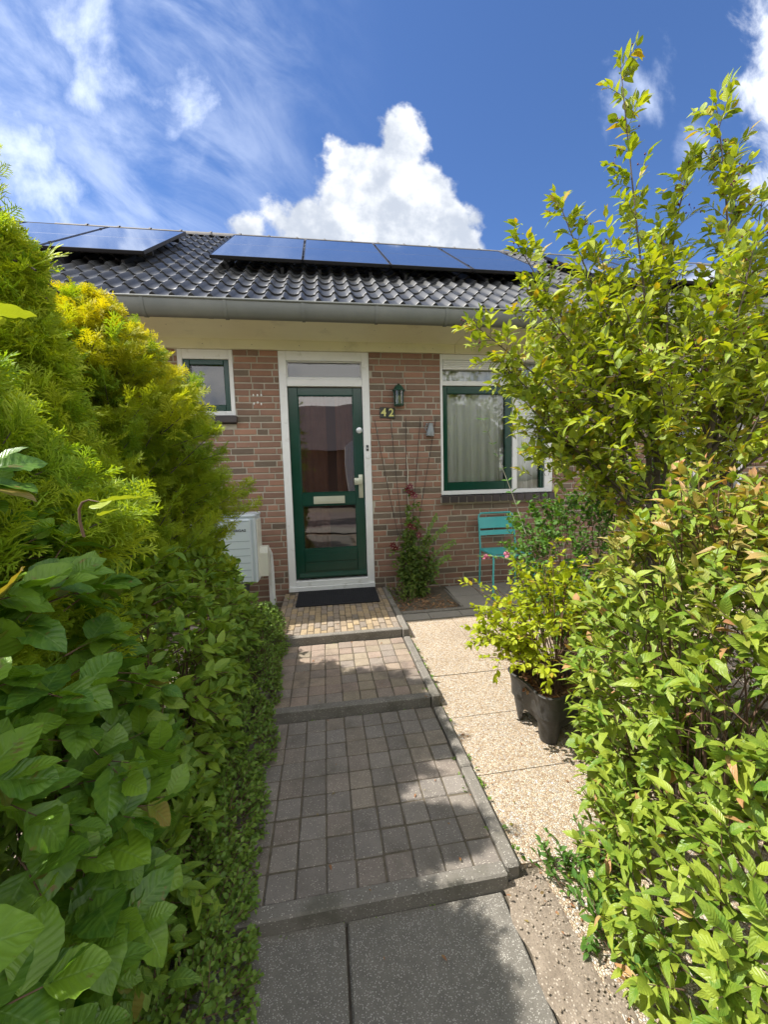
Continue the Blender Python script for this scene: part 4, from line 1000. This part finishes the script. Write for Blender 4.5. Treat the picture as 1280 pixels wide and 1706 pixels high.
# conifers -----------------------------------------------------------
def spray_template(seed, n1=7, w=.020, three=True):
    """a small flat spray of scaly twigs, length 1 along +y"""
    r = random.Random(seed); V = []; F = []; L = []
    def twig(p, d, l, w):
        p, d = np.array(p), np.array(d)/np.linalg.norm(d); s = np.cross(d, [r.uniform(-.5, .5), r.uniform(-.3, .3), 1.]); s /= np.linalg.norm(s); u = np.cross(s, d)
        o = len(V)
        for k, (f, ww) in enumerate(((0, .8), (.55, 1.0), (1, .25))):
            c = p+d*l*f; V.extend([c-s*w*ww, c+u*w*ww*.9, c+s*w*ww])
            tt = min(1, c[1]); L.extend([(-1, tt), (0, tt), (1, tt)])
        for k in range(2):
            a = o+k*3; F.extend([(a, a+1, a+4, a+3), (a+1, a+2, a+5, a+4)])
    twig((0, 0, 0), (0, 1, 0), 1.0, w)
    for i in range(n1*2):
        t = .08+.84*i/(n1*2); sgn = 1 if i % 2 else -1; l = (.50*(1-t)+.12)*r.uniform(.8, 1.15); a = math.radians(r.uniform(36, 52)); z = r.uniform(-.35, .35) if three else 0
        d = np.array([sgn*math.sin(a), math.cos(a), z]); twig((0, t, 0), d, l, w*.9); dn = d/np.linalg.norm(d)
        for j in range(2 if l > .25 else 1):
            f = .3+.35*j; s2 = 1 if j % 2 else -1; a2 = math.radians(s2*sgn*38); ca, sa = math.cos(a2), math.sin(a2)
            d2 = np.array([dn[0]*ca+dn[1]*sa, -dn[0]*sa+dn[1]*ca, dn[2]+r.uniform(-.3, .3)]); twig(np.array([0, t, 0])+dn*l*f, d2, l*.45, w*.8)
    return np.array(V), np.array(F), np.array(L)
SPR = [spray_template(s) for s in range(5)]
def conifer(name, label, loc, c, prof, zr, nplume, m, spr, goldf, seed=0, plen=(.22, .38), upk=.8, zone=None, zpow=1.0, lead=0.0):
    LB, SB = Batch(), Batch(); N = nplume
    def plumes(N, depth, k, sz):
        z = zr[0]+(zr[1]-zr[0])*rng.random(N)**zpow; a = rng.random(N)*2*PI; R = prof(z)*(1-depth)*rng.uniform(.86, 1.12, N)
        lump = 1+.12*np.sin(a*5+z*6)+.10*np.sin(a*3-z*11)+.07*np.sin(a*9+z*17)+rng.normal(0, .05, N)
        n = np.stack([np.cos(a), np.sin(a), np.zeros(N)], 1); P = np.array([c[0], c[1], 0])+n*(R*lump)[:, None]; P[:, 2] = z
        L = rng.uniform(plen[0], plen[1], N)*np.clip(R/.35, .45, 1); D = nrm(n*rng.uniform(.75, 1.2, (N, 1))+V3(0, 0, 1)*upk*rng.uniform(.6, 1.4, (N, 1))+rng.normal(0, .15, (N, 3)))
        base = P-D*(L*.9)[:, None]
        if zone is not None: mk = zone(P); base, D, L, n = base[mk], D[mk], L[mk], n[mk]; N = len(base)
        e1 = nrm(np.cross(D, V3(.1, .2, 1.))); e2 = np.cross(D, e1); SB.tubes(base, base+D*(L*.5)[:, None], base+D*(L*.95)[:, None], .0035, .001, 4, 2)
        rr = rng.random(N)*6.28; tone = np.clip(rng.normal(.5, .25, N), 0, 1)
        for i in range(k):
            t = .12+.86*i/k; ph = rr+2.4*i+rng.normal(0, .3, N); rad = e1*np.cos(ph)[:, None]+e2*np.sin(ph)[:, None]; an = np.radians(52*(1-.55*t)+rng.normal(0, 8, N))[:, None]
            d = D*np.cos(an)+rad*np.sin(an)+V3(0, 0, .12); p = base+D*(L*t)[:, None]+rad*.002; s = rng.uniform(spr[0], spr[1], N)*(1-.40*t)*sz
            up = n*.6+V3(0, 0, .8)+rng.normal(0, .5, (N, 3)); q = rng.integers(0, 5, N); tip = goldf(p, tone)
            for j in range(5):
                mk = q == j; LB.leaves(SPR[j], p[mk], d[mk], up[mk], s[mk], tip[mk], rnd=np.clip(tone[mk]+rng.normal(0, .15, mk.sum()), 0, 1))
        LB.leaves(SPR[0], base+D*(L*.85)[:, None], D, n+V3(0, 0, .5), L*.32*sz, goldf(base+D*L[:, None], tone))
    plumes(N, 0, 13, 1.0); plumes(N//2, .20, 8, 1.1); plumes(N//3, .45, 6, 1.2)
    # leader
    zt = zr[1]+lead; M_ = 26
    P = np.stack([np.full(M_, c[0]), np.full(M_, c[1]), np.linspace(zt-.62, zt+.02, M_)], 1); a = np.arange(M_)*2.4
    D = nrm(np.stack([np.cos(a)*.7, np.sin(a)*.7, np.full(M_, .9)], 1)); LB.leaves(SPR[1], P, D, rng.normal(0, 1, (M_, 3)), np.linspace(.17, .045, M_), goldf(P, np.full(M_, .6)))
    t = plant(name, label, 'conifer', loc)
    LB.build('foliage', M[m], t)
    SB.tubes(np.array([[c[0], c[1], -.3]]), np.array([[c[0]+.02, c[1], zt*.5]]), np.array([[c[0], c[1], zt]]), .024, .0018, 10, 8); SB.build('trunk', M['bark'], t); return t
pa = lambda z: np.interp(z, [0, .6, 1.0, 1.3, 1.5, 1.75, 1.95, 2.15, 2.25], [.30, .30, .28, .22, .15, .09, .055, .03, .02])
pb = lambda z: np.interp(z, [0, .6, 1.1, 1.5, 1.75, 1.92, 2.05, 2.12], [.44, .52, .54, .53, .42, .26, .12, .04])
pa = lambda z: np.interp(z, [0, .6, .9, 1.2, 1.45, 1.65, 1.85, 2.0], [.22, .22, .22, .19, .13, .085, .05, .02])
conifer('pointed_conifer', 'tall pointed green conifer at the left edge with a thin tip against the sky', (-1.03, -2.66, -.3), (-1.03, -2.66), pa, (.35, 1.95), 350, 'con_a', (.09, .16), lambda p, t: np.clip(.15+.25*t+.35*(p[:, 2]-1.2), 0, .5)*rng.random(len(p)), upk=.80, plen=(.18, .46), lead=.28)
pc = lambda z: np.interp(z, [.4, .8, 1.1, 1.3, 1.45, 1.6], [.26, .34, .34, .26, .15, .05])
conifer('feathery_conifer', 'nearest feathery bright green conifer bush bulging over the top of the beech hedge', (-1.0, -3.12, -.3), (-1.0, -3.12), pc, (.6, 1.52), 260, 'con_a', (.11, .18), lambda p, t: np.clip(.15+.3*t, 0, .5)*rng.random(len(p)), upk=.6, plen=(.16, .36), zone=lambda p: (p[:, 0] < -.5))
conifer('golden_conifer', 'broad golden green conifer behind the pointed one, partly covering the small window', (-1.20, -1.98, -.3), (-1.20, -1.98), pb, (.62, 2.06), 600, 'con_b', (.09, .14), lambda p, t: np.clip((p[:, 2]-1.35)*1.1+.2*t-.05, 0, 1)*np.clip(rng.normal(.8, .3, len(p)), 0, 1)*(t > .28), upk=.55, plen=(.18, .44))

# right-hand hedge ----------------------------------------------------
E_ELL = [((1.42, -2.98, .38), (.57, .42, .79)), ((1.27, -3.32, .28), (.38, .34, .78)), ((1.00, -3.20, -.08), (.28, .28, .34)), ((2.10, -2.62, .36), (.62, .46, .78)), ((1.75, -3.35, .3), (.55, .5, .82)), ((1.12, -3.62, -.05), (.36, .32, .50)), ((1.36, -2.80, .02), (.32, .30, .38)), ((.99, -3.44, -.02), (.31, .32, .40))]
agef = lambda p: np.clip((p[:, 2]-.62)*1.7, 0, 1)*(rng.random(len(p)) < .46)*rng.uniform(.4, 1, len(p))+(rng.random(len(p)) < .022)*.8
camd = lambda p: (((p[:, 0]-CX)**2+(p[:, 1]-CY)**2+(p[:, 2]-CZ)**2) > .62**2)
hedge('dogwood_hedge', 'bright yellow-green hedge with pointed leaves and reddish tips on the right of the path', 'hedge', (1.35, -3.0, -.22), E_ELL,
      [(1500, 0, 1), (950, .13, 1), (520, .33, .95)], 'leaf_hedge', T_LAN+T_OV[:2]+T_OVW[1:2], (.032, .072), 9, (.14, .26), (1.35, -3.05), phyl='opp', spread=52, sag=.10, agef=agef, upm=.75, nst=120, zone=camd, stemw=.005)
# low green weed at the foot of the hedge
LB, SB = Batch(), Batch(); N = 60
P = np.stack([rng.uniform(.70, .95, N), rng.uniform(-3.35, -2.95, N), np.full(N, -.22)], 1); D = nrm(rng.normal(0, .45, (N, 3))+V3(-.3, -.1, 1)); shoots(LB, SB, P, D, rng.uniform(.08, .22, N), 8, T_OV, (.022, .038), 55, 'alt', .2)
t = plant('ferny_weed', 'soft fresh green weed growing at the foot of the right hedge over the gravel', 'weed', (.82, -3.15, -.22)); LB.build('foliage', M['leaf_mid'], t); SB.build('stem', M['twig'], t)

# berry tree ----------------------------------------------------------
def berry_tree():
    LB, SB, FR = Batch(), Batch(), Batch(); root = V3(2.02, -2.02, -.25)
    tips = [(1.51, -2.2, 3.21), (2.07, -2.2, 3.10), (2.20, -2.2, 2.88), (1.93, -2.2, 2.82), (.96, -2.2, 2.33), (1.18, -2.2, 2.55), (.73, -2.2, 1.93), (.86, -2.2, 1.76), (1.02, -2.2, 2.11), (2.40, -2.2, 2.66), (1.42, -2.2, 2.32), (1.77, -2.2, 2.46), (.95, -2.2, 1.60), (1.10, -2.2, 1.46), (1.26, -2.2, 1.77), (1.43, -2.2, 2.0), (2.30, -2.2, 2.28), (1.97, -2.2, 2.05), (2.49, -2.2, 1.93), (1.62, -2.2, 1.66), (2.19, -2.2, 1.66), (1.31, -2.2, 1.34),
            (1.95, -1.5, 2.5), (2.4, -1.4, 2.2), (1.5, -1.5, 2.1), (2.7, -1.9, 2.3), (2.8, -1.7, 1.8), (2.3, -1.6, 2.8), (1.3, -1.55, 1.8), (2.6, -2.4, 2.5), (2.75, -2.3, 2.05), (2.0, -2.5, 2.25), (1.75, -2.55, 1.95), (2.3, -2.6, 1.95), (1.5, -2.5, 1.65), (2.5, -2.6, 1.6), (1.9, -2.7, 1.6), (2.9, -2.1, 2.6)]
    trunks = []
    for k in range(5):
        a = k*1.26; b = root+V3(math.cos(a)*.07, math.sin(a)*.07, 0); e = V3(2.02+math.cos(a)*.30, -2.05+math.sin(a)*.25, 1.35+.12*k)
        SB.tubes(b[None], (b*.5+e*.5+V3(-.05*math.cos(a), 0, 0))[None], e[None], .024, .013, 8, 8); trunks.append((b, e))
    for tp in tips:
        tp = V3(*tp); d = [np.linalg.norm(e[:2]-tp[:2]) for b, e in trunks]; b, e = trunks[int(np.argmin(d))]
        f = .45+.5*min(1, max(0, (tp[2]-1.2)/1.4)); s = b*(1-f)+e*f; ctrl = s*.45+tp*.55+V3(0, 0, -.10 if tp[2] < 2.2 else -.25)+rng.normal(0, .05, 3); ctrl[0] += .10 if tp[0] < 1.8 else 0
        SB.tubes(s[None], ctrl[None], tp[None], .009, .002, 6, 9)
        L = np.linalg.norm(tp-s); ns = int(12+L*17); ts = np.clip(.26+.74*(np.arange(ns)+rng.random(ns))/ns, 0, 1)
        C = ((1-ts)**2)[:, None]*s+(2*ts*(1-ts))[:, None]*ctrl+(ts**2)[:, None]*tp; T = nrm(2*(1-ts)[:, None]*(ctrl-s)+2*ts[:, None]*(tp-ctrl))
        a = rng.random(ns)*2*PI; e1 = nrm(np.cross(T, V3(.2, .1, 1.))); e2 = np.cross(T, e1); rad = e1*np.cos(a)[:, None]+e2*np.sin(a)[:, None]
        D = nrm(T*.7+rad*.9+V3(0, 0, .25)); ll = rng.uniform(.10, .24, ns)*(1.15-.55*ts)
        dens = tp[2] < 2.25
        if dens: ll *= 1.25
        kk = 7
        shoots(LB, SB, C, D, ll, kk, T_OV+T_OVW[:1], (.050, .076), 55, 'alt', .12, .8, np.tile(V3(-.5, -.1, .2), (ns, 1)), lambda p: (rng.random(len(p)) < .10)*rng.uniform(.3, 1, len(p)), r0=.0016)
        shoots(LB, SB, (tp-T[-1]*.08)[None], T[-1][None], .12, 6, T_OV, (.045, .062), 45, 'alt', .05)
        m_ = rng.random(ns) < .34; Q = C[m_]+D[m_]*(ll[m_]*.7)[:, None]
        for q in Q:
            for j in range(rng.integers(2, 6)):
                w = q+rng.normal(0, .016, 3)+V3(0, 0, .012); FR.tubes(q[None], ((q+w)/2)[None], w[None], .0006, .0006, 3, 1); r = rng.uniform(.0032, .0046)
                for (zz, r0, r1) in ((-1, .35, 1), (0, 1, .95), (.8, .95, .3)): FR.tubes((w+V3(0, 0, zz*r))[None], (w+V3(0, 0, (zz+.4)*r))[None], (w+V3(0, 0, (zz+.85)*r))[None], r*r0, r*r1, 5, 1)
    # short fill shoots through the lower crown
    N = 600; P = np.stack([rng.uniform(1.15, 2.9, N), rng.uniform(-2.6, -1.5, N), rng.uniform(1.15, 2.15, N)], 1); D = nrm(rng.normal(0, .7, (N, 3))+V3(-.2, -.2, .7))
    shoots(LB, SB, P, D, rng.uniform(.10, .22, N), 7, T_OV, (.048, .072), 55, 'alt', .12, .8, None, lambda p: (rng.random(len(p)) < .06)*.8, r0=.002)
    t = plant('berry_tree', 'slender multi-stemmed tree with yellow-green leaves and small dark berries rising above the roof', 'tree', tuple(root)); LB.build('crown', M['leaf_tree'], t); SB.build('trunk', M['bark'], t); FR.build('berries', M['berry'], t)
berry_tree()
# round-leaved shrub under the window, in front of the chair ----------
H_ELL = [((1.66, -1.52, .66), (.38, .34, .34)), ((2.0, -1.45, .45), (.46, .42, .60)), ((1.55, -1.70, .30), (.24, .26, .30)), ((2.3, -1.5, .75), (.45, .4, .5))]
mid = hedge('round_leaf_shrub', 'green shrub with small rounded leaves and long arching shoots in front of the turquoise chair', 'shrub', (1.8, -1.5, -.17), H_ELL,
      [(420, 0, 1), (300, .2, 1), (160, .45, 1)], 'leaf_mid', T_RND+T_OVW[:1], (.028, .046), 8, (.14, .26), (1.8, -1.5), zmin=-.1, phyl='opp', spread=62, sag=.08, upm=.5, nst=60, stemw=.005)
LB, SB, FL = Batch(), Batch(), Batch()
for pts in (((1.35, -1.6, .75), (1.25, -1.52, 1.15), (1.06, -1.5, 1.58)), ((1.45, -1.6, .45), (1.20, -1.6, .62), (1.00, -1.62, .61))):
    p0, p1, p2 = [V3(*p) for p in pts]; SB.tubes(p0[None], p1[None], p2[None], .0035, .0015, 5, 8); ts = np.linspace(.15, .97, 9)
    C = ((1-ts)**2)[:, None]*p0+(2*ts*(1-ts))[:, None]*p1+(ts**2)[:, None]*p2; d = nrm(p2-p0)
    for s_ in (-1, 1): LB.leaves(T_OVW[0], C, d*.5+V3(s_*.7, -.3*s_, -.15)[None]*np.ones((9, 1))+rng.normal(0, .15, (9, 3)), V3(0, -.2, 1)+rng.normal(0, .2, (9, 3)), rng.uniform(.030, .048, 9))
LB.build('arching_shoot', M['leaf_mid'], mid); SB.build('arching_stem', M['palestem'], mid)
for c in ((1.13, -1.75, .64), (1.02, -1.68, .61)):
    N = 26; D = nrm(rng.normal(0, 1, (N, 3))+V3(0, 0, .6)); FL = Batch(); FL.leaves(T_SM[0], V3(*c)+D*.004, D, rng.normal(0, 1, (N, 3)), .022); FL.build('flower_head', M['pinkflower'], mid)

# yellow-green plant in the pot ---------------------------------------
LB, SB = Batch(), Batch(); base = V3(PC[0], PC[1], pzt-.05)
tips = []
for k in range(46):
    a = rng.random()*2*PI; r = math.sqrt(rng.random())*.40; x_ = PC[0]-.05+r*math.cos(a)*1.05; tips.append((x_, PC[1]+r*math.sin(a)*.8, (.30+.46*(1-(r/.46)**2)*rng.uniform(.75, 1.05))*(1-.25*max(0, min(1, (1.12-x_)/.3)))))
tips += [(.69, -2.25, .60), (.74, -2.25, .44), (.72, -2.28, .36), (.80, -2.25, .28), (.97, -2.2, .68), (1.15, -2.25, .82), (.84, -2.25, .57)]
for tp in tips:
    tp = V3(*tp); s = base+V3(rng.normal(0, .035), rng.normal(0, .035), 0); c = s*.4+tp*.6+V3((s[0]-tp[0])*.25, 0, .04); SB.tubes(s[None], c[None], tp[None], .0045, .0014, 6, 7)
    ns = 8; ts = .42+.58*(np.arange(ns)+.6)/ns; C = ((1-ts)**2)[:, None]*s+(2*ts*(1-ts))[:, None]*c+(ts**2)[:, None]*tp; T = nrm(2*(1-ts)[:, None]*(c-s)+2*ts[:, None]*(tp-c))
    D = nrm(T*.6+rng.normal(0, .6, (ns, 3))+V3(0, 0, .15)); shoots(LB, SB, C, D, rng.uniform(.05, .11, ns), 5, T_OVW, (.028, .048), 58, 'alt', .2, .8, None, lambda p: (rng.random(len(p)) < .04)*.9, r0=.0012)
t = plant('potted_shrub', 'small twiggy shrub with bright yellow-green leaves growing in the black pot', 'shrub', (PC[0], PC[1], pzt-.05)); LB.build('foliage', M['leaf_pot'], t); SB.build('stem', M['twig'], t)

# climber beside the door ---------------------------------------------
LB, SB, FL, FE = Batch(), Batch(), Batch(), Batch(); base = V3(.86, -.20, -.12)
tips = [(.83, -.14, 1.02), (.86, -.16, .90), (.78, -.18, .70), (.92, -.18, .66), (.72, -.20, .58), (1.0, -.18, .52), (.85, -.24, .50), (.95, -.24, .36), (.74, -.24, .38), (.84, -.26, .22), (1.02, -.22, .22), (.90, -.28, .10), (.72, -.20, .20), (.68, -.20, .42), (.96, -.2, .05), (.80, -.22, .58), (.90, -.22, .74), (1.02, -.22, .40), (.98, -.24, .30), (.78, -.28, .30), (.88, -.28, .42), (.80, -.2, .82)]
for tp in tips:
    tp = V3(*tp); s = base+V3(rng.normal(0, .03), 0, 0); c = s*.5+tp*.5+rng.normal(0, .04, 3); SB.tubes(s[None], c[None], tp[None], .003, .0015, 5, 7); ns = 17; ts = .15+.85*(np.arange(ns)+.5)/ns
    C = ((1-ts)**2)[:, None]*s+(2*ts*(1-ts))[:, None]*c+(ts**2)[:, None]*tp; D = nrm(rng.normal(0, .7, (ns, 3))+V3(0, -.5, .2)); shoots(LB, SB, C, D, rng.uniform(.05, .13, ns), 5, T_OVW, (.034, .058), 60, 'alt', .3, .8, np.tile(V3(0, -.6, 0), (ns, 1)), r0=.0012)
FLS = []
for c in ((.80, -.20, 1.03), (.84, -.22, 1.00), (.87, -.22, .97), (.81, -.24, .66), (.85, -.25, .64), (.90, -.24, .56), (.62, -.24, .47), (.65, -.25, .44), (.83, -.2, 1.06)):
    FL, FE = Batch(), Batch(); FLS.append((FL, FE)); c = V3(*c); n = nrm(V3(rng.normal(0, .4), -1, rng.normal(.1, .3))); e1 = nrm(np.cross(n, V3(0, 0, 1.))); e2 = np.cross(n, e1); a = np.arange(6)/6*2*PI+rng.random(); rad = e1*np.cos(a)[:, None]+e2*np.sin(a)[:, None]
    FL.leaves(T_OV[0], np.tile(c, (6, 1)), rad+n*.25, np.tile(n, (6, 1)), .042); FE.leaves(T_SM[0], np.tile(c+n*.004, (5, 1)), rad[:5]*.8+n, np.tile(n, (5, 1)), .010)
t = plant('flowering_climber', 'climber with dark red star flowers growing up the rods beside the door', 'climber', tuple(base)); LB.build('foliage', M['leaf_clem'], t); SB.build('stem', M['twig'], t); 
for FL, FE in FLS: f_ = FL.build('flower', M['flower'], t); FE.build('flower_eye', M['petal_eye'], f_)
# fern-like side plant with pinnate leaves
LB, SB = Batch(), Batch()
for s, e in (((.92, -.18, .30), (1.22, -.16, .62)), ((.95, -.18, .20), (1.30, -.20, .46)), ((.92, -.2, .35), (1.12, -.14, .74)), ((.95, -.2, .1), (1.24, -.22, .30)), ((.9, -.2, .1), (1.10, -.25, .18))):
    s, e = V3(*s), V3(*e); c = (s+e)/2+V3(0, 0, .08); SB.tubes(s[None], c[None], e[None], .002, .001, 4, 6); ns = 16; ts = np.linspace(.1, 1, ns); C = ((1-ts)**2)[:, None]*s+(2*ts*(1-ts))[:, None]*c+(ts**2)[:, None]*e; T = nrm(e-s)
    for sg in (-1, 1): LB.leaves(T_SM[0], C, np.tile(T*.35+V3(0, sg*.25, sg*.8), (ns, 1))+rng.normal(0, .12, (ns, 3)), np.tile(V3(-.2, -1, .5), (ns, 1)), rng.uniform(.028, .045, ns))
SB.tubes(V3(.92, -.20, -.12)[None], V3(.90, -.19, .1)[None], V3(.93, -.18, .35)[None], .004, .002, 5, 5)
t = plant('pinnate_plant', 'grey-green plant with feathery paired leaflets right of the flowering climber', 'plant', (.92, -.2, -.12)); LB.build('foliage', M['leaf_low'], t); SB.build('stem', M['twig'], t)
LB, SB = Batch(), Batch(); N = 46
P = np.stack([rng.uniform(.62, .80, N), rng.uniform(-.45, -.08, N), np.full(N, -.13)], 1); D = nrm(rng.normal(0, .35, (N, 3))+V3(-.15, 0, 1)); shoots(LB, SB, P, D, rng.uniform(.10, .34, N), 12, T_SM, (.014, .026), 50, 'spi', .1)
t = plant('wispy_herb', 'wispy grey-green herb beside the door frame in the mulch bed', 'herb', (.7, -.3, -.13)); LB.build('foliage', M['leaf_low'], t); SB.build('stem', M['twig'], t)
# loose pebbles and clods on the dirt strip
PB = Batch(); N = 500; y = rng.uniform(-3.85, -2.96, N); x = rng.normal(.60, .055, N)+rng.random(N)*.05; r = rng.uniform(.0012, .0042, N)**1.0
P = np.stack([x, y, -.2405+.026*np.clip((x-.505)/.19, 0, 1)+.006+r*.2+rng.normal(0, .001, N)], 1); ax = nrm(rng.normal(0, 1, (N, 3))*V3(1, 1, .4))
for f0, f1, q0, q1 in ((-1, -.6, .2, .75), (-.6, .1, .75, 1.0), (.1, .65, 1.0, .7), (.65, 1, .7, .15)): PB.tubes(P+ax*(r*f0)[:, None], P+ax*(r*(f0+f1)/2)[:, None], P+ax*(r*f1)[:, None], r*q0, r*q1, 6, 1)
o = PB.build('loose_pebbles', M['soil_stone']); tag(o, 'loose pebbles and crumbs of soil on the dirt strip beside the bare slabs', 'pebbles', kind='stuff')
# little weeds in the joints
LB = Batch(); N = 60; e = rng.integers(0, 4, N); x = np.where(e == 0, .595, np.where(e == 1, .52, np.where(e == 2, rng.uniform(-.3, .5, N), .60))); y = np.where(e == 2, rng.choice([-1.145, -2.015, -3.012], N), rng.uniform(-3.0, -.9, N))
z = np.where(y < -3, -.245, np.where(y < -2.0, -.19, np.where(y < -1.14, -.13, -.10))); P = np.stack([x, y, z-.004], 1)
for i in range(7):
    a = rng.random(N)*6.28; LB.leaves(T_SM[1], P+rng.normal(0, .006, (N, 3))*V3(1, 1, 0), np.stack([np.cos(a), np.sin(a), rng.uniform(.3, 1.6, N)], 1), V3(0, 0, 1)+rng.normal(0, .3, (N, 3)), rng.uniform(.008, .020, N))
o = LB.build('joint_weeds', M['leaf_low']); tag(o, 'tiny weeds and moss sprouting in the joints of the path and gravel tiles', 'weeds', kind='stuff')
# fallen leaves and bits
LB = Batch(); N = 130
P = np.stack([rng.uniform(-.3, 1.0, N), rng.uniform(-3.6, -.3, N), np.zeros(N)], 1)
P[:30, 0] = rng.uniform(.60, .70, 30); P[30:44] = np.stack([rng.uniform(.5, .75, 14), rng.uniform(-3.5, -2.95, 14), np.zeros(14)], 1)
zz = np.array([(pz(y)+.006) if x > .6 else (-.23 if y < -3.0 else (-.182 if y < -2.02 else (-.118 if y < -1.15 else -.045))) for x, y, _ in P]); zz[30:44] = -.215; P[:, 2] = zz
a = rng.random(N)*6.28; LB.leaves(T_OV[1], P, np.stack([np.cos(a), np.sin(a), np.zeros(N)+.05], 1), np.tile(V3(0, 0, 1), (N, 1))+rng.normal(0, .25, (N, 3)), rng.uniform(.008, .022, N), np.ones(N)*(rng.random(N) < .8))
o = LB.build('leaf_litter', leaf_mat('dry_leaf', (.20, .13, .06), (.25, .22, .06), .1, None, .7, 0, (.26, .12, .06))); tag(o, 'small dry leaves scattered over the path, the gravel and the dirt strip', 'leaf litter', kind='stuff')

# trees on the street side, seen only as reflections
for i, (c, r, lab) in enumerate((((-1.6, -8.4, 2.3), (1.0, .9, 2.0), 'street tree behind the viewer, left one of the two mirrored in the door glass'), ((2.9, -9.2, 2.6), (1.5, 1.2, 2.2), 'street tree behind the viewer, right one of the two mirrored in the window glass'))):
    LB, SB = Batch(), Batch(); P, Nn = ell_surface([(c, r)], 420, .1, None, .3); D = nrm(Nn+V3(0, 0, .3)); shoots(LB, SB, P-D*.3, D, .45, 8, T_OV, (.10, .16), 55, 'alt', .2, r0=.004)
    SB.tubes(V3(c[0], c[1], -.35)[None], V3(c[0]+.1, c[1], 1.0)[None], V3(c[0], c[1], c[2]+r[2]*.5)[None], .10, .02, 8, 6)
    t = plant('street_tree', lab, 'tree', (c[0], c[1], -.33), 'street trees behind the viewer'); LB.build('crown', M['leaf_shrub'], t); SB.build('trunk', M['bark'], t)
# ------------------------------------------------------------------ across the street, seen only as reflections in the glass
t = thing('opposite_house', 'brick house with a pitched roof across the street, seen reflected in the window glass', 'house', loc=(0, -15, -.3))
mb = MB(); mb.box(-9, 9, -22, -15, -.34, 2.6); obj('wall', mb, M['brick'], t)
mb = MB(); mb.prism([(-14.5, 2.5), (-18.5, 5.2), (-22.5, 2.5)], -9.4, 9.4, 0); obj('roof', mb, mat('far_roof', (.10, .08, .085), .7), t)
mb = MB(); mb.prism([(1.0, 2.6), (3.4, 5.0), (5.8, 2.6), (5.8, 0), (1.0, 0)], -14.9, -14.0, 1); obj('gable', mb, M['white'], t)
mb = MB(); mb.add([(-40, -7.2, -.31), (40, -7.2, -.31), (40, -12, -.31), (-40, -12, -.31)], [(0, 1, 2, 3)]); struct('street', mb, M['asphalt'])
mb = MB(); mb.add([(-40, -6.2, -.305), (40, -6.2, -.305), (40, -7.2, -.305), (-40, -7.2, -.305)], [(0, 1, 2, 3)]); struct('pavement', mb, M['greytile'])
